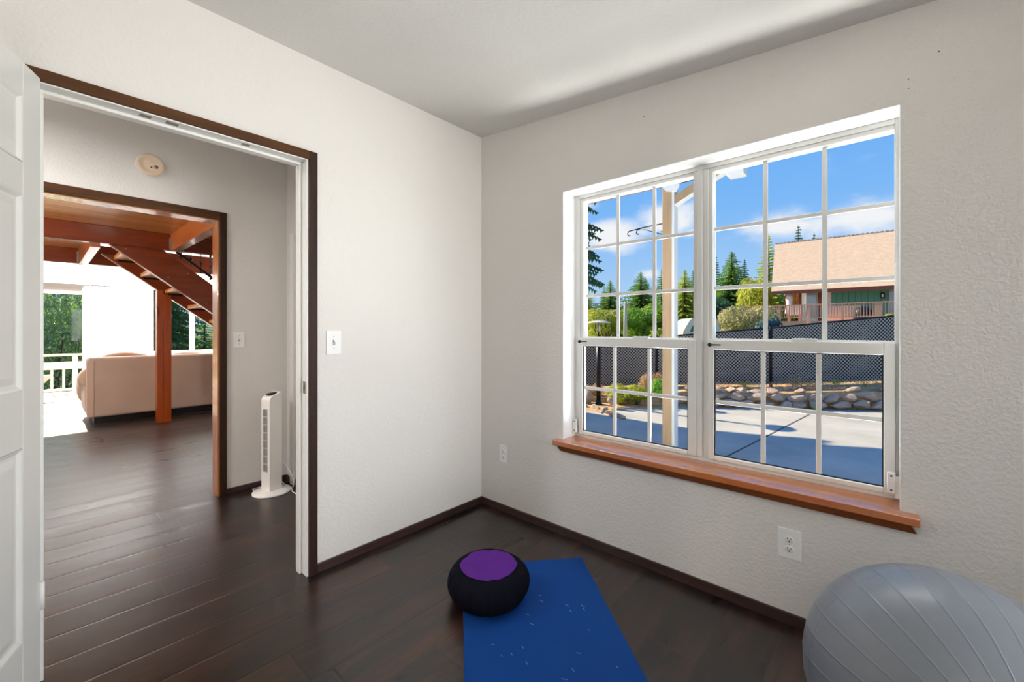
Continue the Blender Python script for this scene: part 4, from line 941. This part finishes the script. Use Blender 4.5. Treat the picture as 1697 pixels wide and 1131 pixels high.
def blob_mesh(seed, n=1500, size=.06, lobes=7, stem=True):
    r = random.Random(seed); m = MB(); C_ = [(Vector((r.uniform(-.28, .28), r.uniform(-.28, .28), r.uniform(.32, .72))), r.uniform(.22, .32)) for _ in range(lobes)]
    for i in range(n):
        c_, rr = r.choice(C_); d_ = Vector((r.gauss(0, 1), r.gauss(0, 1), r.gauss(0, 1))).normalized(); p = c_ + d_ * rr * r.uniform(.72, 1.05)
        if p.z < .02: p.z = .02
        u = d_.cross(Vector((r.gauss(0, 1), r.gauss(0, 1), r.gauss(0, 1)))).normalized(); v_ = d_.cross(u) + d_ * r.uniform(-.6, .6); s_ = size * r.uniform(.6, 1.2)
        m.add([p - u * s_, p - v_ * s_ * .6, p + u * s_, p + v_ * s_ * .6], [(0, 1, 2, 3)])
    return m
def shrub(x, y, z0, w_, h_, mt, label, name='shrub', seed=1, n=1300, size=.06, group=None, cat='shrub', stem='bark'):
    t_ = thing(name, label, cat, (x, y, z0), group, seed)
    blob_mesh(seed, n, size).build('foliage', mt, t_, local=True)
    m = MB()
    for k in range(4): a_ = k * 1.7 + seed; m.tube([(0, 0, 0), (.08 * math.cos(a_), .08 * math.sin(a_), .25), (.2 * math.cos(a_), .2 * math.sin(a_), .55)], [.03, .02, .006], 6)
    m.build('trunk', stem, t_, local=True); t_.scale = (w_, w_, h_); return t_

# near shrubs in the planting bed
shrub(-3.80, 7.16, GZ - .02, .55, .44, 'leaf_yellow', 'yellow-green rounded shrub right behind the lamp pole', seed=11, n=4500, size=.030)
shrub(-3.46, 7.32, GZ - .02, .62, .46, 'leaf_yellow', 'bright yellow shrub in the middle of the bed below the fence', seed=12, n=5000, size=.030)
shrub(-3.40, 7.90, GZ - .02, .62, .62, 'leaf_pink', 'dry pinkish-brown shrub between the yellow and the green shrub', seed=13, n=4000, size=.028)
shrub(-3.08, 7.72, GZ - .02, .52, .60, 'leaf_bright', 'fresh green shrub just left of the porch post', seed=14, n=4500, size=.032)
shrub(-4.35, 7.3, GZ - .05, .45, .40, 'leaf_pink', 'low dusty heather shrub at the left edge of the bed', seed=15, n=2500, size=.032)
# weeds on the bank
def weed(x, y, z, s_, label, seed):
    r = random.Random(seed); m = MB()
    for i in range(26):
        a_ = r.uniform(0, 6.28); l = s_ * r.uniform(.5, 1); up = r.uniform(.4, 1.3); p0 = Vector((0, 0, 0)); p1 = Vector((math.cos(a_) * l * .5, math.sin(a_) * l * .5, l * up * .7)); p2 = Vector((math.cos(a_) * l, math.sin(a_) * l, l * up * .55)); sd = Vector((-math.sin(a_), math.cos(a_), 0)) * s_ * .10
        m.add([p0, p1 + sd, p2, p1 - sd], [(0, 1, 2, 3)])
    o = m.build('weed', 'leaf_yellow'); o.location = (x, y, z); tag(o, label, 'weed')
weed(-2.13, 9.25, .06, .16, 'leafy green weed against the fence above the left part of the stone wall', 1)
weed(-.78, 10.2, .12, .13, 'small green weed at the fence above the middle boulders', 2)
weed(-1.02, 9.02, GZ, .09, 'green tuft at the foot of the stone wall', 3)
weed(-.35, 10.4, .13, .10, 'small yellow weed at the fence near the right end', 4)
br = MB(); r = random.Random(9)
for i in range(34):
    a_ = r.uniform(0, 6.28); l = r.uniform(.15, .55); up = r.uniform(.1, .8); p = Vector((r.uniform(-.25, .25), r.uniform(-.1, .1), 0)); q = p + Vector((math.cos(a_) * l, math.sin(a_) * l * .3, l * up)); md = p.lerp(q, .5) + Vector((0, 0, .05)); br.tube([p, md, q], [.006, .004, .002], 5)
o = br.build('dead_branches', 'twig'); o.location = (-1.2, 9.75, .09); tag(o, 'tangle of dry bare branches lying on the bank by the fence', 'branches')
gr = MB(); r = random.Random(5)
for i in range(1600):
    s = r.uniform(0, TOT); p, d_, _ = along(s); nn = Vector((-d_.y, d_.x)); off = r.uniform(.12, 1.1); q = p + nn * off; z = .07 + .10 * (s / TOT) + (.0 if off < .5 else .02); a_ = r.uniform(0, 6.28); l = r.uniform(.02, .07)
    b0 = Vector((q.x, q.y, z)); tp_ = b0 + Vector((math.cos(a_) * l * .8, math.sin(a_) * l * .5, l * r.uniform(.3, 1))); sd = Vector((.006, .004, 0)); gr.add([b0 - sd, b0 + sd, tp_], [(0, 1, 2)])
o = gr.build('dry_grass', 'twig'); tag(o, 'dry straw-coloured grass scattered over the bank under the fence', 'grass', None, 'stuff')

# ---- garden lamp
gl = thing('garden_lamp', 'dark pole garden lamp with a wide flat disc shade beside the bed', 'lamp', (-4.005, 6.874, GZ))
MB().lathe([(.075, 0), (.075, .02), (.045, .05), (.042, .10)], 20).build('pole_base', 'black_metal', gl, local=True)
MB().tube([(0, 0, .05), (0, 0, 1.30)], .040, 16).build('pole', 'black_metal', gl, local=True)
m = MB()
for k in range(4): a_ = k * PI / 2 + .4; m.tube([(.035 * math.cos(a_), .035 * math.sin(a_), 1.28), (.07 * math.cos(a_), .07 * math.sin(a_), 1.40), (.05 * math.cos(a_), .05 * math.sin(a_), 1.515)], .006, 6)
m.build('bracket', 'black_metal', gl, local=True)
MB().lathe([(.012, 1.36), (.030, 1.39), (.034, 1.42), (.020, 1.46), (.012, 1.50)], 16).build('bulb', 'lamp_bulb', gl, local=True)
MB().lathe([(.215, 1.515), (.218, 1.522), (.16, 1.545), (.06, 1.560), (.001, 1.565)], 40).build('disc_shade', 'lamp_shade', gl, local=True)

# ---- porch post, beam, brace
pp = thing('porch_post', 'tan and white porch post right outside the left half of the window', 'post', (-1.53, 3.86, GZ))
MB().box(-1.575, -1.487, 3.85, 3.94, GZ, 2.55).build('post', 'porch_tan', pp, .004)
MB().box(-1.4865, -1.465, 3.852, 3.945, GZ, 2.50).build('trim_board', 'porch_white', pp, .002)
hk = thing('plant_hook', 'black scrolled iron plant hook on the porch post', 'hook', (-1.575, 3.89, 2.15))
m = MB(); ya = 3.89
def scroll(cx, cz, r0, a0, a1, n=16): return [(cx + r0 * (1 - .45 * i / n) * math.cos(a0 + (a1 - a0) * i / n), ya, cz + r0 * (1 - .45 * i / n) * math.sin(a0 + (a1 - a0) * i / n)) for i in range(n + 1)]
m.tube([(-1.576, ya, 2.200), (-1.80, ya, 2.190), (-1.90, ya, 2.180)] + scroll(-1.915, 2.150, .030, PI / 2, PI * 1.6), .005, 6)
m.tube([(-1.80, ya, 2.188)] + scroll(-1.825, 2.152, .028, PI / 2, PI * 1.6), .005, 6)
m.build('arm', 'black_metal', hk); m = MB(); m.tube([(-1.576, ya, 2.095), (-1.62, ya, 2.11), (-1.80, ya, 2.186)], .004, 6); m.tube([(-1.576, ya, 2.13), (-1.60, ya, 2.125)], .006, 6); m.build('stay', 'black_metal', hk)
pr_ = thing('porch_beam', 'white porch roof beam on the post, with brace and gusset', 'beam', (-1.5, 3.9, 2.5))
MB().box(-4.1, -.893, 3.86, 3.95, 2.565, 2.75).build('beam', 'porch_white', pr_, .004)
MB().box(-4.1, -.893, 3.862, 3.948, 2.556, 2.565).build('soffit_strip', 'porch_tan', pr_)
m = MB(); yq = 3.832
m.prism([(-1.63, yq, 2.60), (-1.53, yq, 2.475), (-1.44, yq, 2.455), (-1.415, yq, 2.50), (-1.405, yq, 2.60)], (0, .018, 0)); m.build('gusset', 'porch_white', pr_)
MB().bar((-1.47, 3.90, 2.385), (-1.02, 3.90, 2.600), .085, .075).build('brace', 'porch_tan', pr_, .004)
MB().bar((-1.47, 3.90, 2.345), (-1.0, 3.90, 2.568), .075, .012).build('brace_trim', 'porch_white', pr_)
MB().box(-1.022, -.893, 3.84, 3.97, 2.495, 2.70).build('beam_end', 'porch_white', pr_, .003)
MB().box(-1.50, -1.10, 4.2, 4.26, 2.68, 2.78).build('joist_end', 'porch_joist', pr_)

# ---- van (side-on, parked behind the fence)
vn = thing('camper_van', 'cream camper van parked side-on behind the fence', 'van', (-9.49, 26.40, .05), None, math.radians(41.8))
MB().prism([(0, 0, .35), (0, 0, 1.0), (.42, 0, 1.72), (.62, 0, 1.80), (2.30, 0, 1.80), (2.42, 0, 1.72), (2.42, 0, .35)], (0, 1.8, 0)).build('body', 'van_cream', vn, .05, 3, local=True)
MB().prism([(2.30, .05, .35), (2.30, .05, 1.66), (3.30, .05, 1.62), (3.42, .05, .95), (3.42, .05, .35)], (0, 1.7, 0)).build('rear_box', 'deck_boards', vn, .04, 3, local=True)
MB().prism([(.42, -.012, .98), (.62, -.012, 1.38), (.72, -.012, 1.46), (.98, -.012, 1.46), (.98, -.012, .98)], (0, .02, 0)).build('side_window', 'van_glass', vn, local=True)
MB().box(1.45, 1.98, -.012, .01, .98, 1.44).build('side_window', 'van_glass', vn, .01, local=True)
MB().bar((2.12, -.014, 1.80), (2.46, -.014, .90), .02, .10, (1, 0, 0)).build('pillar', 'van_trim', vn, local=True)
MB().box(2.85, 3.20, .035, .06, 1.10, 1.50).build('rear_window', 'van_glass', vn, local=True)
MB().box(.55, 2.30, -.02, .03, 1.785, 1.825).build('roof_rail', 'van_trim', vn, .004, local=True)
for x_ in (.75, 2.75):
    for y_ in (.08, 1.62): MB().lathe([(.05, -.1), (.32, -.1), (.34, 0), (.32, .1), (.05, .1)], 20, Matrix.Translation((x_, y_, .33)) @ Matrix.Rotation(PI / 2, 4, 'X')).build('wheel', 'black_metal', vn, local=True)

# ---- utility pole and wire
up_ = thing('utility_pole', 'pale weathered utility pole between the trees', 'pole', (-14.0, 27.73, 0)); up_.location.z = T(-14, 27.73)
MB().tube([(-14.0, 27.73, T(-14, 27.7)), (-14.0, 27.73, 3.12)], [.15, .11], 12).build('pole', 'pole_grey', up_)
MB().box(-14.3, -13.7, 27.70, 27.76, 2.82, 2.9).build('crossarm', 'pole_grey', up_)
wr = MB().tube([(-9.3, 15.6, 1.52), (-11.2, 20.5, 2.02), (-13.95, 27.73, 3.05)], .02, 5).build('overhead_wire', 'pole_grey'); tag(wr, 'thin wire rising from behind the garden lamp to the utility pole', 'wire')

# ---- neighbouring house
hs = thing('neighbour_house', 'neighbouring house with a big tan shingle roof and green siding up the slope', 'house', (2, 33, .8))
Y0, ZE = 32.0, 3.66; hr = 3.72
xl, xr = -5.80, 9.0
MB().add([(xl, Y0, ZE), (xr, Y0, ZE), (xr, Y0 + hr, ZE + hr), (xl - .45, Y0 + hr, ZE + hr),
          (xl, Y0 + .1, ZE - .14), (xr, Y0 + .1, ZE - .14), (xr, Y0 + hr + .1, ZE + hr - .14), (xl - .45, Y0 + hr + .1, ZE + hr - .14)],
         [(0, 1, 2, 3), (4, 7, 6, 5), (0, 4, 5, 1), (0, 3, 7, 4), (3, 2, 6, 7), (1, 5, 6, 2)]).build('roof', 'roof_shingle', hs)
MB().add([(xl - .45, Y0 + hr, ZE + hr), (xr, Y0 + hr, ZE + hr), (xr, Y0 + hr * 2, ZE), (xl, Y0 + hr * 2, ZE)], [(0, 1, 2, 3)]).build('rear_roof', 'roof_shingle', hs)
m = MB(); x = xl - .4
while x < xr: m.box(x, x + .16, Y0 + hr - .06, Y0 + hr + .1, ZE + hr - .02, ZE + hr + .05); x += .24
m.build('ridge_caps', 'roof_shingle', hs)
MB().box(xl, xr, Y0 - .06, Y0 + .0, ZE - .22, ZE - .02).build('fascia', 'brown_fascia', hs)
MB().box(-2.75, xr, Y0 + 1.2, Y0 + 1.3, .8, ZE + .8).build('front_wall', 'green_siding', hs)
MB().box(-4.3, -2.75, Y0 + 1.25, Y0 + 1.35, .8, ZE + .8).build('side_wall', 'curtain_white', hs)
MB().box(-5.45, -4.85, Y0 + 2.6, Y0 + 2.7, 2.2, ZE + .8).build('porch_panel', 'orange_panel', hs)
MB().box(-4.8, -4.3, Y0 + 2.6, Y0 + 2.7, 2.6, ZE + .8).build('porch_panel', 'orange_panel', hs)
for (xa, xb_, mt_, nm) in ((-4.05, -3.50, 'window_sky', 'window'), (-3.42, -3.20, 'brown_fascia', 'door'), (-.02, .35, 'window_sky', 'window')):
    MB().box(xa, xb_, Y0 + 1.15, Y0 + 1.24, 2.0 if nm == 'window' else .8, 3.72).build(nm, mt_, hs)
MB().box(-4.36, -4.22, Y0 + .5, Y0 + .62, .8, ZE).build('porch_post', 'brown_fascia', hs)
m = MB(); m.lathe([(.03, 0), (.20, .12), (.14, .6), (.17, 1.1), (.10, 1.35)], 10, Matrix.Translation((-4.86, Y0 + .3, 2.1)), True, lambda a_, r_, z_: 1 + .25 * math.cos(a_ * 5)); m.build('tied_curtain', 'curtain_white', hs)
MB().box(-.42, -.22, Y0 + 1.10, Y0 + 1.2, 3.0, 3.34).build('wall_lantern', 'black_metal', hs); MB().box(-.36, -.28, Y0 + 1.07, Y0 + 1.1, 3.08, 3.24).build('lantern_glass', 'lamp_bulb', hs)
# deck of the neighbouring house
nd = thing('neighbour_deck', 'reddish timber deck railing in front of the neighbouring house', 'deck', (-2, 29.5, .8))
yd = 29.5
MB().box(-7.0, 8, yd + .06, yd + 2.35, 1.52, 1.66).build('deck_floor', 'redwood', nd)
MB().box(-7.0, 8, yd + .0, yd + .06, 1.36, 1.66).build('rim_board', 'redwood', nd)
def zt2(x): return 2.60 + .008 * (x + 5)
m = MB().bar((-7.0, yd, 2.56), (8, yd, 2.70), .12, .06); m.build('top_rail', 'redwood', nd)
MB().bar((-7.0, yd, 1.83), (8, yd, 1.95), .05, .05).build('bottom_rail', 'redwood', nd)
k = 0; x = -6.95
while k < 96: MB().box(x, x + .052, yd - .02, yd + .02, 1.82, 2.60).build('baluster', 'redwood', nd); x += .125; k += 1
for x in (-6.95, -4.98, -3.51, -2.0, -.60, 1.2): MB().box(x, x + (.30 if x == -.60 else .12), yd - .05, yd + .07, .5, 2.64).build('rail_post', 'redwood', nd)
m = MB(); x = -2.72
while x < -1.35: m.box(x, x + .14, yd + .9, yd + .93, 1.66, 2.52); x += .15
tag(m.build('privacy_screen', 'pale_board'), 'pale board screen standing on the neighbouring deck', 'screen')
ds = thing('patio_chair', 'slatted wooden patio chair on the neighbouring deck', 'chair', (-4.3, 30.4, 1.66))
MB().box(-4.6, -4.0, 30.1, 30.7, 2.02, 2.07).build('seat', 'pale_board', ds); MB().box(-4.6, -4.0, 30.68, 30.74, 2.07, 2.62).build('backrest', 'pale_board', ds)
for (x_, y_) in ((-4.6, 30.1), (-4.06, 30.1), (-4.6, 30.64), (-4.06, 30.64)): MB().box(x_, x_ + .06, y_, y_ + .06, 1.66, 2.02).build('leg', 'redwood', ds)
bw = MB().lathe([(.25, 0), (.42, .1), (.40, .5), (.30, .72), (.05, .8)], 20, Matrix.Translation((-1.1, 30.3, 1.66))); tag(bw.build('covered_grill', 'black_metal'), 'dark covered grill behind the neighbouring deck railing', 'grill')

# ---- trees (each one its own thing)
conifer(-12.75, 18.30, 13.5, 'big blue-green conifer reaching in at the left edge of the window', 4, 'needle_dark', .17, h=14.5)
conifer(-24.6, 39.3, 6.1, 'yellow-green conifer standing left behind the garden lamp', 5, 'needle_yellow', .40)
conifer(-25.2, 44.5, 6.57, 'slim mid-green conifer second from left behind the lamp', 0, 'needle_mid', .20)
conifer(-21.7, 39.6, 6.30, 'green conifer right of the lamp shade', 5, 'needle_mid', .36)
conifer(-28.0, 55.4, 5.93, 'small distant conifer top above the utility pole', 1, 'needle_dark', .24)
conifer(-20.2, 43.6, 7.46, 'tall conifer in the middle of the left window', 5, 'needle_mid', .42)
conifer(-22.4, 49.7, 7.53, 'conifer half hidden right behind the tall middle one', 0, 'needle_mid', .24)
conifer(-18.2, 42.8, 7.06, 'narrow conifer just left of the porch post', 1, 'needle_mid', .24)
conifer(-16.1, 39.2, 6.90, 'taller conifer hidden in part by the porch post', 1, 'needle_mid', .24)
conifer(-12.3, 34.6, 6.02, 'bright yellow-green conifer right of the porch post', 5, 'needle_yellow', .36)
conifer(-13.2, 39.2, 6.53, 'green conifer against the window mullion', 0, 'needle_mid', .26)
conifer(-13.5, 46.9, 8.88, 'dark conifer at the left edge of the right window', 1, 'needle_dark', .24)
conifer(-10.6, 41.5, 8.22, 'broad green conifer left of the neighbouring house', 5, 'needle_mid', .36)
conifer(-12.8, 55.6, 9.5, 'distant conifer right of the broad green one', 0, 'needle_dark', .22)
conifer(-7.26, 39.1, 8.89, 'tall sparse yellowing conifer beside the neighbouring roof', 3, 'needle_yellow', .24)
conifer(-8.07, 59.86, 13.57, 'dark conifer tip rising behind the neighbouring roof ridge', 0, 'needle_dark', .22)
conifer(-6.69, 61.1, 12.64, 'faint conifer tip just over the roof ridge', 1, 'needle_dark', .2)
conifer(-29.5, 47.5, 5.0, 'olive conifer at the far left low behind the fence', 2, 'needle_mid', .32)
def tree(x, y, zt_, w_, mt, label, seed, n=7500, size=.026): z0 = T(x, y) - .1; return shrub(x, y, z0, w_, zt_ - z0, mt, label, 'broadleaf_tree', seed, n, size, None, 'tree')
tree(-15.9, 34.1, 3.3, 4.6, 'leaf_green', 'round green broadleaf tree right of the utility pole', 21)
tree(-17.6, 31.5, 3.0, 3.6, 'leaf_yellow', 'yellow-green broadleaf tree left of the utility pole', 22)
tree(-8.3, 20.3, 1.35, 1.2, 'leaf_yellow', 'small bright bush seen low beside the porch post', 23, 1200, .07)
tree(-14.2, 38.3, 2.9, 3.0, 'needle_blue', 'dark blue spruce bush left of the camper van', 24)
tree(-7.2, 34.2, 5.3, 2.7, 'leaf_yellow', 'yellow broadleaf tree between the conifers and the house', 25)
tree(-5.6, 24.5, 2.50, 2.5, 'leaf_pale', 'pale olive shrub in front of the neighbouring deck', 26)
tree(-4.3, 23.0, 1.75, 1.2, 'needle_blue', 'small dark bush in front of the deck, near the fence post', 27, 1200, .07)
tree(-6.4, 40.8, 4.6, 3.2, 'leaf_bright', 'bright green tree glimpsed under the neighbouring eave', 28)
tree(-10.2, 36.5, 4.2, 4.0, 'needle_dark', 'dense dark green tree below the broad conifer', 29)
tree(-13.9, 36.0, 3.3, 3.2, 'needle_mid', 'mid-green tree behind the camper van', 30)
tree(.30, 28.6, 2.1, .9, 'leaf_yellow', 'yellow-green bush at the right end of the neighbouring deck', 31, 900, .07)

# trees beyond the living room windows
def T2(): return -2.2
def ltree(x, y, zt_, w_, mt, label, seed, z0=-2.2): return shrub(x, y, z0, w_, zt_ - z0, mt, label, 'broadleaf_tree', seed, 16000, .0095, None, 'tree')
ltree(-17.5, .2, 3.7, 3.4, 'leaf_teal', 'bluish leafy tree filling the left of the sliding door', 41)
ltree(-20.5, 1.2, 4.8, 4.8, 'leaf_green', 'sunlit green tree behind the deck railing', 42)
ltree(-18.6, -1.6, 4.2, 3.6, 'leaf_green', 'leafy tree at the far left behind the deck', 43)
conifer(-18.2, 2.65, 5.2, 'dark conifer seen through the narrow pane left of the timber post', 4, 'needle_dark', .22, h=7.5)
conifer(-15.3, 2.12, 4.6, 'near conifer whose boughs show right of the timber post', 3, 'needle_dark', .10, h=6.6)
conifer(-25.0, 4.45, 1.75, 'sunlit green conifer right of the timber post', 2, 'needle_mid', .45, h=4.4)
conifer(-23.0, 4.95, 1.60, 'pale green conifer seen at the right of the far window', 2, 'needle_mid', .45, h=4.2)
conifer(-29.5, 5.80, 1.45, 'conifer behind the far window mullion', 0, 'needle_mid', .45, h=4.2)
conifer(-26.3, 6.6, 2.0, 'rightmost conifer in the far living room window', 0, 'needle_dark', .45, h=4.8)
hl = MB(); vs = []; n_ = 40
for i in range(n_ + 1):
    y = -50 + 140 * i / n_; vs += [(-90, y, -6), (-110, y, 2.2 + 1.6 * noise.noise((y * .05, 0, 0)) + .5 * noise.noise((y * .3, 1, 0))), (-130, y, -6)]
hl.add(vs, [(i * 3 + j, i * 3 + 3 + j, i * 3 + 4 + j, i * 3 + 1 + j) for i in range(n_) for j in range(2)], True); tag(hl.build('forest_ridge', 'needle_blue'), 'hazy blue wooded ridge on the horizon beyond the living room windows', 'hill', None, 'structure')
struct('lower_yard', B(-60, XF - 2.2, -30, 7.9, -2.5, -2.2), 'hillside', 'lower grassy yard beyond the deck', 'ground')
